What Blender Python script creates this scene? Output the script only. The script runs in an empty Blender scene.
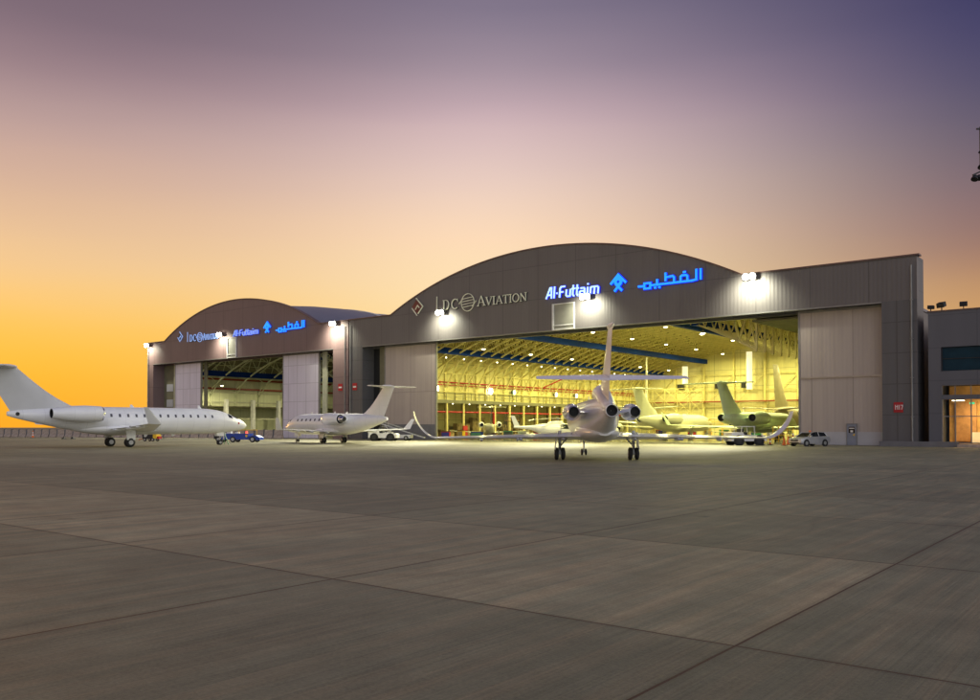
import bpy, math, random
from mathutils import Vector, Matrix
R = math.radians
sc = bpy.context.scene
col = sc.collection
random.seed(7)

# ------------------------------------------------------------ camera, sky, sun, exposure
TH = 38.45
cd = bpy.data.cameras.new('camera'); cam = bpy.data.objects.new('camera', cd); col.objects.link(cam)
cam.location = (0, 0, 2.0); cam.rotation_euler = (R(91.0), 0, R(TH))
cd.sensor_width = 36; cd.lens = 31.22; cd.shift_y = 0.0633; cd.clip_end = 6000; cd.clip_start = .1
sc.camera = cam
sc.view_settings.view_transform = 'Standard'; sc.view_settings.look = 'None'
sc.view_settings.exposure = 0; sc.view_settings.gamma = 1; sc.view_settings.use_curve_mapping = False
SS, CC = math.sin(R(TH)), math.cos(R(TH))
def rd(r, d): return (r*CC - d*SS, r*SS + d*CC)

def lin(c):
    return tuple(((v/255)/12.92 if v <= 10 else (((v/255)+.055)/1.055)**2.4) for v in c) + (1,)
w = bpy.data.worlds.new('World'); sc.world = w; w.use_nodes = True
nt = w.node_tree; nt.nodes.clear(); N = nt.nodes.new; L = nt.links.new
out = N('ShaderNodeOutputWorld'); tc = N('ShaderNodeTexCoord')
nrm = N('ShaderNodeVectorMath'); nrm.operation = 'NORMALIZE'; L(tc.outputs['Generated'], nrm.inputs[0])
sep = N('ShaderNodeSeparateXYZ'); L(nrm.outputs[0], sep.inputs[0])
flat = N('ShaderNodeVectorMath'); flat.operation = 'MULTIPLY'; flat.inputs[1].default_value = (1, 1, 0); L(nrm.outputs[0], flat.inputs[0])
fn = N('ShaderNodeVectorMath'); fn.operation = 'NORMALIZE'; L(flat.outputs[0], fn.inputs[0])
SUNAZ = -42
sv = rd(math.sin(R(SUNAZ)), math.cos(R(SUNAZ)))
dot = N('ShaderNodeVectorMath'); dot.operation = 'DOT_PRODUCT'; dot.inputs[1].default_value = (sv[0], sv[1], 0); L(fn.outputs[0], dot.inputs[0])
# slow thin-cloud unevenness
nz = N('ShaderNodeTexNoise'); nz.inputs['Scale'].default_value = 1.6; nz.inputs['Detail'].default_value = 3
mp = N('ShaderNodeMapping'); mp.inputs['Scale'].default_value = (1, 1, 5); L(nrm.outputs[0], mp.inputs[0]); L(mp.outputs[0], nz.inputs['Vector'])
nm = N('ShaderNodeMath'); nm.operation = 'MULTIPLY_ADD'; nm.inputs[1].default_value = .035; nm.inputs[2].default_value = -.0175; L(nz.outputs[0], nm.inputs[0])
zz = N('ShaderNodeMath'); zz.operation = 'ADD'; L(sep.outputs['Z'], zz.inputs[0]); L(nm.outputs[0], zz.inputs[1])
def ramp(st, mul=1):
    n = N('ShaderNodeValToRGB'); e = n.color_ramp.elements; n.color_ramp.interpolation = 'B_SPLINE'
    while len(e) > 1: e.remove(e[0])
    e[0].position = st[0][0]; e[0].color = tuple(v*mul for v in lin(st[0][1])[:3])+(1,)
    for p, c in st[1:]:
        q = e.new(p); q.color = tuple(v*mul for v in lin(c)[:3])+(1,)
    L(zz.outputs[0], n.inputs[0]); return n
RL = ramp([(0, (249, 165, 36)), (.05, (244, 177, 48)), (.085, (242, 184, 66)), (.125, (240, 191, 102)), (.17, (232, 193, 142)), (.227, (211, 175, 147)), (.274, (192, 160, 149)), (.31, (174, 147, 146)), (.353, (146, 121, 129)), (.40, (117, 99, 112)), (.5, (92, 78, 96)), (.7, (60, 58, 86)), (1, (45, 48, 80))], 1.07)
RC = ramp([(0, (240, 185, 110)), (.10, (252, 214, 152)), (.16, (252, 218, 172)), (.215, (247, 213, 176)), (.279, (226, 199, 187)), (.33, (204, 176, 179)), (.359, (184, 159, 167)), (.396, (152, 135, 148)), (.449, (125, 114, 133)), (.6, (84, 79, 108)), (1, (45, 48, 80))], 1.1)
RR = ramp([(0, (225, 160, 85)), (.08, (216, 160, 92)), (.13, (201, 152, 100)), (.16, (180, 135, 102)), (.19, (151, 113, 103)), (.23, (126, 102, 109)), (.274, (103, 91, 107)), (.32, (84, 78, 105)), (.37, (68, 65, 102)), (.41, (57, 55, 98)), (.7, (44, 44, 84)), (1, (40, 42, 78))])
RB = ramp([(0, (220, 205, 198)), (.15, (240, 228, 224)), (.35, (212, 206, 212)), (.6, (135, 136, 158)), (1, (70, 72, 100))], 2.35)  # sky behind the camera, brightened beyond dusk to light the jets
def mr(a, b):
    n = N('ShaderNodeMapRange'); n.interpolation_type = 'SMOOTHSTEP'; n.inputs['From Min'].default_value = a; n.inputs['From Max'].default_value = b
    L(dot.outputs['Value'], n.inputs['Value']); return n
def mix(f, a, b):
    n = N('ShaderNodeMix'); n.data_type = 'RGBA'; L(f, n.inputs['Factor']); L(a, n.inputs[6]); L(b, n.inputs[7]); return n.outputs[2]
m1 = mix(mr(.72, .99).outputs[0], RC.outputs[0], RL.outputs[0])
m2 = mix(mr(.24, .80).outputs[0], RR.outputs[0], m1)
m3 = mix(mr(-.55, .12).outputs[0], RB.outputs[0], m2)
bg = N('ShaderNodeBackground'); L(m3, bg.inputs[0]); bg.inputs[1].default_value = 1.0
sky = N('ShaderNodeTexSky'); sky.sky_type = 'NISHITA'; sky.sun_disc = False; sky.sun_elevation = R(1.5)
sky.sun_rotation = math.atan2(sv[0], sv[1]); sky.dust_density = 3
bg2 = N('ShaderNodeBackground'); L(sky.outputs[0], bg2.inputs[0]); bg2.inputs[1].default_value = 0.01
ad = N('ShaderNodeAddShader'); L(bg.outputs[0], ad.inputs[0]); L(bg2.outputs[0], ad.inputs[1]); L(ad.outputs[0], out.inputs[0])
# low afterglow sun, behind the left hangar
sd = bpy.data.lights.new('sun', 'SUN'); sd.energy = .5; sd.angle = R(4); sd.color = (1, .5, .2)
sun = bpy.data.objects.new('sun', sd); col.objects.link(sun)
sun.rotation_euler = Vector((-sv[0], -sv[1], -math.tan(R(1.5)))).to_track_quat('-Z', 'Y').to_euler()

# ------------------------------------------------------------ materials
M = {}
def mat(name, c, rough=.6, metal=0, var=.12, scale=1.0, stretch=(1, 1, 1), emit=None, es=1, bump=0, bscale=20, coat=0, spec=.5, detail=4, panel=0):
    m = bpy.data.materials.new(name); m.use_nodes = True; t = m.node_tree; b = t.nodes['Principled BSDF']
    b.inputs['Roughness'].default_value = rough; b.inputs['Metallic'].default_value = metal
    b.inputs['Specular IOR Level'].default_value = spec
    if coat: b.inputs['Coat Weight'].default_value = coat; b.inputs['Coat Roughness'].default_value = .15
    g = t.nodes.new('ShaderNodeTexCoord'); mpg = t.nodes.new('ShaderNodeMapping'); mpg.inputs['Scale'].default_value = stretch
    t.links.new(g.outputs['Object'], mpg.inputs[0])
    n = t.nodes.new('ShaderNodeTexNoise'); n.inputs['Scale'].default_value = scale; n.inputs['Detail'].default_value = detail
    t.links.new(mpg.outputs[0], n.inputs['Vector'])
    r = t.nodes.new('ShaderNodeMapRange'); r.inputs['From Min'].default_value = .3; r.inputs['From Max'].default_value = .7
    r.inputs['To Min'].default_value = 1-var; r.inputs['To Max'].default_value = 1+var; t.links.new(n.outputs[0], r.inputs['Value'])
    v = t.nodes.new('ShaderNodeVectorMath'); v.operation = 'SCALE'; v.inputs[0].default_value = c[:3]; t.links.new(r.outputs[0], v.inputs['Scale'])
    if panel:
        sx_ = t.nodes.new('ShaderNodeSeparateXYZ'); t.links.new(g.outputs['Object'], sx_.inputs[0]); last = None
        for ax, pitch, wd in (('X', 1.85, .018), ('Z', 1.12, .014)):
            a1 = t.nodes.new('ShaderNodeMath'); a1.operation = 'DIVIDE'; t.links.new(sx_.outputs[ax], a1.inputs[0]); a1.inputs[1].default_value = pitch
            a2 = t.nodes.new('ShaderNodeMath'); a2.operation = 'FRACT'; t.links.new(a1.outputs[0], a2.inputs[0])
            a3 = t.nodes.new('ShaderNodeMath'); a3.operation = 'LESS_THAN'; t.links.new(a2.outputs[0], a3.inputs[0]); a3.inputs[1].default_value = wd
            a4 = t.nodes.new('ShaderNodeMath'); a4.operation = 'MULTIPLY_ADD'; t.links.new(a3.outputs[0], a4.inputs[0]); a4.inputs[1].default_value = -panel; a4.inputs[2].default_value = 1
            v2 = t.nodes.new('ShaderNodeVectorMath'); v2.operation = 'SCALE'; t.links.new((last or v).outputs[0], v2.inputs[0]); t.links.new(a4.outputs[0], v2.inputs['Scale']); last = v2
        v = last
    t.links.new(v.outputs[0], b.inputs['Base Color'])
    if bump:
        n2 = t.nodes.new('ShaderNodeTexNoise'); n2.inputs['Scale'].default_value = bscale; t.links.new(g.outputs['Object'], n2.inputs['Vector'])
        bp = t.nodes.new('ShaderNodeBump'); bp.inputs['Strength'].default_value = bump; bp.inputs['Distance'].default_value = .05
        t.links.new(n2.outputs[0], bp.inputs['Height']); t.links.new(bp.outputs[0], b.inputs['Normal'])
    if emit: b.inputs['Emission Color'].default_value = (*emit, 1); b.inputs['Emission Strength'].default_value = es
    M[name] = m; return m
def cladding(name, c, pitch=.45, seam=6.0, hseam=4.0, rough=.5, var=.1, axis='X', seamdark=.72, bumpd=.02, metal=0, off=0.):
    """ribbed metal sheet: ribs as bump, panel-to-panel shade variation, rain streaks, seams"""
    m = bpy.data.materials.new(name); m.use_nodes = True; t = m.node_tree; b = t.nodes['Principled BSDF']; Nn = t.nodes.new; l = t.links.new
    b.inputs['Roughness'].default_value = rough; b.inputs['Metallic'].default_value = metal
    g = Nn('ShaderNodeTexCoord'); s = Nn('ShaderNodeSeparateXYZ'); l(g.outputs['Object'], s.inputs[0])
    def ma(op, a, bb=None):
        n = Nn('ShaderNodeMath'); n.operation = op
        for i, q in enumerate((a, bb)):
            if q is None: continue
            if isinstance(q, (int, float)): n.inputs[i].default_value = q
            else: l(q, n.inputs[i])
        return n.outputs[0]
    u = s.outputs[axis]; z = s.outputs['Z']
    rib = ma('SINE', ma('MULTIPLY', u, 2*math.pi/pitch))
    fu = ma('FLOOR', ma('DIVIDE', u, pitch*2.5)); fz = ma('FLOOR', ma('DIVIDE', ma('ADD', z, off), hseam))
    cm = Nn('ShaderNodeCombineXYZ'); l(fu, cm.inputs[0]); l(fz, cm.inputs[1])
    wn = Nn('ShaderNodeTexWhiteNoise'); wn.noise_dimensions = '2D'; l(cm.outputs[0], wn.inputs['Vector'])
    st = Nn('ShaderNodeMapping'); st.inputs['Scale'].default_value = (1.6, 1.6, .09); l(g.outputs['Object'], st.inputs[0])
    ns = Nn('ShaderNodeTexNoise'); ns.inputs['Scale'].default_value = 1.; ns.inputs['Detail'].default_value = 5; l(st.outputs[0], ns.inputs['Vector'])
    nb = Nn('ShaderNodeTexNoise'); nb.inputs['Scale'].default_value = .12; l(g.outputs['Object'], nb.inputs['Vector'])
    k = ma('ADD', 1-var*1.6, ma('ADD', ma('MULTIPLY', wn.outputs[0], var*.6), ma('ADD', ma('MULTIPLY', ns.outputs[0], var*1.6), ma('MULTIPLY', nb.outputs[0], var))))
    k = ma('ADD', k, ma('MULTIPLY', rib, .02))
    sm = ma('LESS_THAN', ma('FRACT', ma('DIVIDE', u, seam)), .06/seam*2); sz = ma('LESS_THAN', ma('FRACT', ma('DIVIDE', ma('ADD', z, off), hseam)), .10/hseam)
    sx = ma('MAXIMUM', sm, sz)
    k = ma('MULTIPLY', k, ma('SUBTRACT', 1, ma('MULTIPLY', sx, 1-seamdark)))
    v = Nn('ShaderNodeVectorMath'); v.operation = 'SCALE'; v.inputs[0].default_value = c; l(k, v.inputs['Scale']); l(v.outputs[0], b.inputs['Base Color'])
    bp = Nn('ShaderNodeBump'); bp.inputs['Strength'].default_value = .3; bp.inputs['Distance'].default_value = bumpd; l(rib, bp.inputs['Height']); l(bp.outputs[0], b.inputs['Normal'])
    M[name] = m; return m
def emis(name, c, s):
    m = bpy.data.materials.new(name); m.use_nodes = True; t = m.node_tree; b = t.nodes['Principled BSDF']
    b.inputs['Base Color'].default_value = (*c, 1); b.inputs['Emission Color'].default_value = (*c, 1); b.inputs['Emission Strength'].default_value = s
    n = t.nodes.new('ShaderNodeTexNoise'); n.inputs['Scale'].default_value = 30
    r = t.nodes.new('ShaderNodeMapRange'); r.inputs['To Min'].default_value = s*.9; r.inputs['To Max'].default_value = s*1.1
    t.links.new(n.outputs[0], r.inputs['Value']); t.links.new(r.outputs[0], b.inputs['Emission Strength'])
    M[name] = m; return m

cladding('facade', (.136, .126, .126), .45, 6.1, 4.6, off=-1)
cladding('facade_left', (.19, .130, .132), .45, 6.1, 4.6, off=-1)
cladding('pillar', (.108, .106, .112), .9, 3.1, 3.2, var=.06)
cladding('door_brown', (.40, .345, .315), .42, 4.4, 7.4, var=.16)
cladding('door_lilac', (.70, .66, .77), .42, 2.4, 3.2, var=.12)
cladding('roof_blue', (.17, .17, .21), .6, 90, 90, axis='Y', rough=.4, bumpd=.06)
mat('concrete_block', (.38, .31, .26), .9, var=.25, scale=2.5, bump=.3)
mat('dark_metal', (.03, .03, .033), .5, .3)
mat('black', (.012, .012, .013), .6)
mat('rubber', (.015, .015, .016), .75, var=.2, scale=8)
mat('jet_white', (.86, .86, .85), .28, var=.035, scale=.8, coat=.5, panel=.16)
mat('jet_grey', (.60, .60, .59), .35, var=.05, scale=.6)
mat('jet_pale', (.66, .66, .50), .35, var=.05, scale=.7, coat=.3)
mat('jet_primer', (.60, .72, .52), .4, var=.06, scale=.5, panel=.3)
mat('jet_tan', (.36, .31, .20), .5, var=.08)
mat('chrome', (.75, .75, .78), .14, .95, var=.04)
mat('steel', (.42, .42, .42), .35, .8)
mat('jet_glass', (.015, .018, .022), .08, var=.1)
mat('window_dark', (.09, .09, .10), .2, var=.1)
mat('white_trim', (.72, .72, .70), .5)
mat('red_paint', (.40, .012, .02), .5)
mat('orange', (.85, .16, .02), .5)
mat('yellow', (.80, .50, .03), .5)
mat('blue_paint', (.012, .05, .34), .35, var=.1)
mat('green_paint', (.06, .25, .10), .5)
mat('plinth', (.16, .16, .17), .85, var=.12)
mat('panel_white', (.42, .42, .45), .5, var=.05)
mat('door_grey', (.22, .24, .30), .5)
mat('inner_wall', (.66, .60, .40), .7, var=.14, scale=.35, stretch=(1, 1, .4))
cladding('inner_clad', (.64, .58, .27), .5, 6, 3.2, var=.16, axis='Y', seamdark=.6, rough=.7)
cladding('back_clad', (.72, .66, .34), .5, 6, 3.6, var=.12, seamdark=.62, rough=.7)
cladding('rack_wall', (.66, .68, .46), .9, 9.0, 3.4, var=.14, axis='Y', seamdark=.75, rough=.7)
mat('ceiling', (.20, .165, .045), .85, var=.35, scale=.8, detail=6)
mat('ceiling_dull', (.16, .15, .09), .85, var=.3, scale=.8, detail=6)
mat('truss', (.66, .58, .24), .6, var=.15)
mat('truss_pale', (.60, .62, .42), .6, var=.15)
mat('floor_epoxy', (.17, .16, .12), .16, var=.12, scale=.5)
mat('lamp_housing', (.06, .06, .06), .5)
mat('amber_wall', (.55, .33, .12), .6, var=.25, scale=1.5)
mat('wood', (.40, .22, .10), .5, var=.2, scale=3)
mat('sand', (.42, .36, .22), .95, var=.2, scale=.4)
mat('sign_metal', (.80, .84, .70), .35, .15)
mat('sign_shadow_plate', (.02, .02, .025), .5)
mat('car_silver', (.50, .51, .54), .3, .6, coat=.8)
emis('lamp_white', (1, .97, .82), 30)
emis('lamp_warm', (1, .90, .48), 14)
emis('lamp_green', (.55, 1, .45), 10)
emis('lamp_small', (1, .93, .65), 5)
emis('sign_cyan', (.015, .30, 1.), 1.0)
emis('sign_white', (.45, .68, 1.), 1.05)
emis('sign_halo', (.006, .012, .75), 1.)
emis('sign_halo_dim', (.03, .07, .8), .55)
emis('sign_face_dim', (.30, .45, .85), .55)
emis('led_red', (1, .12, .08), 1.2)
emis('led_green', (.1, .9, .4), .8)
emis('amber_glow', (1, .55, .14), .55)
emis('duct_added_glow', (1, .95, .62), .75)

# glass pane
def glassmat():
    m = bpy.data.materials.new('glass'); m.use_nodes = True; b = m.node_tree.nodes['Principled BSDF']
    b.inputs['Base Color'].default_value = (.85, .9, .9, 1); b.inputs['Roughness'].default_value = .03; b.inputs['Transmission Weight'].default_value = 1; b.inputs['IOR'].default_value = 1.02
    M['glass'] = m
glassmat()
def glow_panels(name, c1, c2, s):
    m = bpy.data.materials.new(name); m.use_nodes = True; t = m.node_tree; b = t.nodes['Principled BSDF']
    M[name] = m

# apron concrete
def apron_mat():
    m = bpy.data.materials.new('apron_concrete'); m.use_nodes = True; t = m.node_tree; b = t.nodes['Principled BSDF']; Nn = t.nodes.new; l = t.links.new
    g = Nn('ShaderNodeNewGeometry'); s = Nn('ShaderNodeSeparateXYZ'); l(g.outputs['Position'], s.inputs[0])
    def ma(op, a, bb=None, cc=None):
        n = Nn('ShaderNodeMath'); n.operation = op
        for i, q in enumerate((a, bb, cc)):
            if q is None: continue
            if isinstance(q, (int, float)): n.inputs[i].default_value = q
            else: l(q, n.inputs[i])
        return n.outputs[0]
    wob = Nn('ShaderNodeTexNoise'); wob.inputs['Scale'].default_value = 1.2; l(g.outputs['Position'], wob.inputs['Vector'])
    wo = ma('MULTIPLY', ma('SUBTRACT', wob.outputs[0], .5), .018)
    X = ma('ADD', s.outputs['X'], wo); Y = ma('ADD', s.outputs['Y'], wo)
    ux = ma('DIVIDE', ma('ADD', X, 3.1+550), 5.5); uy = ma('DIVIDE', ma('SUBTRACT', Y, 7.5-592), 5.92)
    fx = ma('FLOOR', ux); fy = ma('FLOOR', uy)
    dx = ma('MULTIPLY', ma('SUBTRACT', .5, ma('ABSOLUTE', ma('SUBTRACT', ma('FRACT', ux), .5))), 5.5)
    dy = ma('MULTIPLY', ma('SUBTRACT', .5, ma('ABSOLUTE', ma('SUBTRACT', ma('FRACT', uy), .5))), 5.92)
    dy = ma('ADD', dy, ma('MULTIPLY', ma('LESS_THAN', Y, 5), 9))   # the nearest bay was poured without a cross joint
    dj = ma('MINIMUM', dx, dy)
    joint = ma('LESS_THAN', dj, .014)
    edge = Nn('ShaderNodeMapRange'); edge.inputs['From Min'].default_value = 0; edge.inputs['From Max'].default_value = .09; edge.inputs['To Min'].default_value = .78; edge.inputs['To Max'].default_value = 1; l(dj, edge.inputs['Value'])
    cm = Nn('ShaderNodeCombineXYZ'); l(fx, cm.inputs[0]); l(fy, cm.inputs[1])
    wn = Nn('ShaderNodeTexWhiteNoise'); wn.noise_dimensions = '2D'; l(cm.outputs[0], wn.inputs['Vector'])
    wr = Nn('ShaderNodeTexWhiteNoise'); wr.noise_dimensions = '1D'; l(fy, wr.inputs['W'])
    def tex(scale, sx, sy, det, rgh=.5):
        mp_ = Nn('ShaderNodeMapping'); mp_.inputs['Scale'].default_value = (sx, sy, 1); l(g.outputs['Position'], mp_.inputs[0])
        n = Nn('ShaderNodeTexNoise'); n.inputs['Scale'].default_value = scale; n.inputs['Detail'].default_value = det; n.inputs['Roughness'].default_value = rgh
        l(mp_.outputs[0], n.inputs['Vector']); return n.outputs[0]
    groove = tex(1, 30, .3, 5, .75); stain = tex(.35, 1, .6, 7, .68); big = tex(.06, 1, 1, 4); speck = tex(26, 1, 1, 6, .8); streak = tex(1, 3.2, .16, 5, .6)
    blotch = tex(1.1, 1, 1, 6, .7)
    k = ma('ADD', .70, ma('MULTIPLY', wn.outputs[0], .12)); k = ma('ADD', k, ma('MULTIPLY', wr.outputs[0], .12))
    k = ma('MULTIPLY', k, ma('ADD', .29, ma('ADD', ma('MULTIPLY', stain, 1.1), ma('MULTIPLY', streak, .42))))
    k = ma('MULTIPLY', k, ma('ADD', -.20, ma('ADD', ma('MULTIPLY', groove, 1.1), ma('MULTIPLY', speck, 1.3))))
    k = ma('MULTIPLY', k, ma('ADD', .72, ma('MULTIPLY', big, .56)))
    k = ma('MULTIPLY', k, ma('ADD', .60, ma('MULTIPLY', blotch, .9)))
    k = ma('MULTIPLY', k, edge.outputs[0])
    vo = Nn('ShaderNodeTexVoronoi'); vo.inputs['Scale'].default_value = .42; vo.inputs['Randomness'].default_value = 1; l(g.outputs['Position'], vo.inputs['Vector'])
    sp = Nn('ShaderNodeMapRange'); sp.interpolation_type = 'SMOOTHSTEP'; sp.inputs['From Min'].default_value = .04; sp.inputs['From Max'].default_value = .17; sp.inputs['To Min'].default_value = .62; sp.inputs['To Max'].default_value = 1
    l(ma('ADD', vo.outputs['Distance'], ma('MULTIPLY', ma('SUBTRACT', blotch, .35), .5)), sp.inputs['Value']); k = ma('MULTIPLY', k, sp.outputs[0])
    tw = tex(.05, 1, 1, 2); tl = ma('ABSOLUTE', ma('SUBTRACT', ma('FRACT', ma('MULTIPLY', ma('ADD', ma('MULTIPLY', X, .045), tw), 3.0)), .5))
    tm = Nn('ShaderNodeMapRange'); tm.inputs['From Min'].default_value = .0; tm.inputs['From Max'].default_value = .018; tm.inputs['To Min'].default_value = .86; tm.inputs['To Max'].default_value = 1; l(tl, tm.inputs['Value']); k = ma('MULTIPLY', k, tm.outputs[0])
    # newer, paler pour: one row of slabs
    row = ma('MULTIPLY', ma('COMPARE', fy, 100., .5) , ma('LESS_THAN', X, -6.5+3.4))
    k = ma('MULTIPLY', k, ma('ADD', 1, ma('MULTIPLY', row, .17)))
    warm = Nn('ShaderNodeMix'); warm.data_type = 'RGBA'; warm.inputs[6].default_value = (.246, .232, .146, 1); warm.inputs[7].default_value = (.322, .256, .150, 1)
    wf = ma('MINIMUM', 1, ma('MAXIMUM', 0, ma('ADD', ma('MULTIPLY', row, .30), ma('MULTIPLY', ma('SUBTRACT', streak, .46), 3.4)))); l(wf, warm.inputs['Factor'])
    v = Nn('ShaderNodeVectorMath'); v.operation = 'SCALE'; l(warm.outputs[2], v.inputs[0]); l(k, v.inputs['Scale'])
    jm = Nn('ShaderNodeMix'); jm.data_type = 'RGBA'; jm.inputs[7].default_value = (.075, .028, .013, 1); l(v.outputs[0], jm.inputs[6]); l(joint, jm.inputs['Factor'])
    l(jm.outputs[2], b.inputs['Base Color'])
    rr = ma('ADD', .52, ma('MULTIPLY', stain, .28)); l(rr, b.inputs['Roughness']); b.inputs['Specular IOR Level'].default_value = .35
    bp = Nn('ShaderNodeBump'); bp.inputs['Strength'].default_value = .8; bp.inputs['Distance'].default_value = .012
    hh = ma('SUBTRACT', ma('ADD', ma('MULTIPLY', groove, 1.3), ma('MULTIPLY', speck, .5)), ma('MULTIPLY', joint, 1.5)); l(hh, bp.inputs['Height']); l(bp.outputs[0], b.inputs['Normal'])
    M['apron'] = m
apron_mat()

# ------------------------------------------------------------ mesh helpers
class MB:
    def __init__(s): s.v = []; s.f = []; s.m = []
    def add(s, vs, fs, mi=0):
        o = len(s.v); s.v += [tuple(p) for p in vs]; s.f += [tuple(i+o for i in f) for f in fs]; s.m += [mi]*len(fs)
    def box(s, a, b, mi=0):
        x0, y0, z0 = a; x1, y1, z1 = b
        s.add([(x0, y0, z0), (x1, y0, z0), (x1, y1, z0), (x0, y1, z0), (x0, y0, z1), (x1, y0, z1), (x1, y1, z1), (x0, y1, z1)],
              [(0, 3, 2, 1), (4, 5, 6, 7), (0, 1, 5, 4), (1, 2, 6, 5), (2, 3, 7, 6), (3, 0, 4, 7)], mi)
    def beam(s, p, q, w=.1, h=None, mi=0):
        p = Vector(p); q = Vector(q); d = q-p
        if d.length < 1e-6: return
        h = h or w; z = Vector((0, 0, 1)) if abs(d.normalized().z) < .95 else Vector((1, 0, 0))
        a = d.cross(z).normalized()*w/2; b = a.cross(d).normalized()*h/2
        s.add([p-a-b, p+a-b, p+a+b, p-a+b, q-a-b, q+a-b, q+a+b, q-a+b], [(0, 1, 2, 3), (7, 6, 5, 4), (0, 4, 5, 1), (1, 5, 6, 2), (2, 6, 7, 3), (3, 7, 4, 0)], mi)
    def loft(s, rings, cap=True, closed=True, mi=0):
        n = len(rings[0]); vs = [p for r in rings for p in r]; fs = []
        for i in range(len(rings)-1):
            for j in range(n if closed else n-1):
                k = (j+1) % n; fs.append((i*n+j, i*n+k, (i+1)*n+k, (i+1)*n+j))
        if cap: fs.append(tuple(range(n))[::-1]); fs.append(tuple((len(rings)-1)*n+j for j in range(n)))
        s.add(vs, fs, mi)
    def tube(s, p, q, r0, r1=None, n=12, mi=0, cap=True):
        r1 = r0 if r1 is None else r1; p = Vector(p); q = Vector(q); d = (q-p).normalized()
        z = Vector((0, 0, 1)) if abs(d.z) < .95 else Vector((1, 0, 0)); a = d.cross(z).normalized(); b = d.cross(a)
        rg = lambda c, r: [c+a*r*math.cos(2*math.pi*i/n)+b*r*math.sin(2*math.pi*i/n) for i in range(n)]
        s.loft([rg(p, r0), rg(q, r1)], cap, True, mi)
    def lathe(s, o, ax, prof, n=20, mi=0, cap=False):
        """prof: (distance along ax, radius)"""
        o = Vector(o); d = Vector(ax).normalized(); z = Vector((0, 0, 1)) if abs(d.z) < .95 else Vector((1, 0, 0)); a = d.cross(z).normalized(); b = d.cross(a)
        s.loft([[o+d*t+a*r*math.cos(2*math.pi*i/n)+b*r*math.sin(2*math.pi*i/n) for i in range(n)] for t, r in prof], cap, True, mi)
    def poly(s, pts, off, mi=0):
        """extrude a planar polygon by the vector off"""
        off = Vector(off); n = len(pts); vs = [Vector(p) for p in pts]+[Vector(p)+off for p in pts]
        s.add(vs, [tuple(range(n))[::-1], tuple(range(n, 2*n))]+[(i, (i+1) % n, (i+1) % n+n, i+n) for i in range(n)], mi)
    def build(s, name, mats, parent=None, smooth=False, loc=None, rz=None, angle=40):
        me = bpy.data.meshes.new(name); me.from_pydata(s.v, [], s.f)
        for m in (mats if isinstance(mats, (list, tuple)) else [mats]): me.materials.append(M[m])
        me.polygons.foreach_set('material_index', s.m)
        me.validate(); me.update()
        import bmesh
        bm = bmesh.new(); bm.from_mesh(me); bmesh.ops.recalc_face_normals(bm, faces=bm.faces); bm.to_mesh(me); bm.free()
        if smooth:
            me.polygons.foreach_set('use_smooth', [True]*len(me.polygons))
            try: me.set_sharp_from_angle(angle=R(angle))
            except Exception: pass
        o = bpy.data.objects.new(name, me); col.objects.link(o)
        if parent: o.parent = parent
        if loc: o.location = loc
        if rz is not None: o.rotation_euler = (0, 0, rz)
        return o
def tag(o, label=None, cat=None, group=None, kind=None):
    if label: o['label'] = label
    if cat: o['category'] = cat
    if group: o['group'] = group
    if kind: o['kind'] = kind
    return o
def empty(name, loc=(0, 0, 0), rz=0, label=None, cat=None, group=None):
    o = bpy.data.objects.new(name, None); col.objects.link(o); o.location = loc; o.rotation_euler = (0, 0, rz); o.empty_display_size = .5
    return tag(o, label, cat, group)
def copy_tree(o, parent=None):
    c = o.copy(); col.objects.link(c)
    if parent: c.parent = parent
    for ch in list(o.children): copy_tree(ch, c)
    return c
def place(proto, used, loc, rz=0):
    o = proto if not used else copy_tree(proto)
    o.location = loc; o.rotation_euler = (0, 0, rz); return o
def light(kind, name, loc, power, color, size=.5, direction=(0, 0, -1), spot=100, blend=.6, parent=None):
    d = bpy.data.lights.new(name, kind); d.energy = power; d.color = color
    if kind == 'SPOT': d.spot_size = R(spot); d.spot_blend = blend; d.shadow_soft_size = size
    elif kind == 'AREA': d.shape = 'DISK'; d.size = size
    else: d.shadow_soft_size = size
    o = bpy.data.objects.new(name, d); col.objects.link(o); o.location = loc
    o.rotation_euler = Vector(direction).to_track_quat('-Z', 'Y').to_euler()
    if parent: o.parent = parent
    return o

# ------------------------------------------------------------ ground
g = MB(); g.add([(-2500, -300, 0), (1500, -300, 0), (1500, 2800, 0), (-2500, 2800, 0)], [(0, 1, 2, 3)])
tag(g.build('apron', 'apron'), kind='structure')
B0 = Vector((-186, 70.4)); B1 = Vector((-119.5, 93.0)); bd = (B1-B0).normalized(); bn = Vector((-bd.y, bd.x))
g = MB()
q0 = B0-bd*160; q1 = B1+bd*.1
g.add([(*(q0-bn*3.0), .004), (*(q1-bn*1.2), .004), (*(q1+bn*1.2), .004), (*(q0+bn*60), .004)], [(0, 1, 2, 3)])
tag(g.build('sand_verge', 'sand'), kind='structure')

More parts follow.
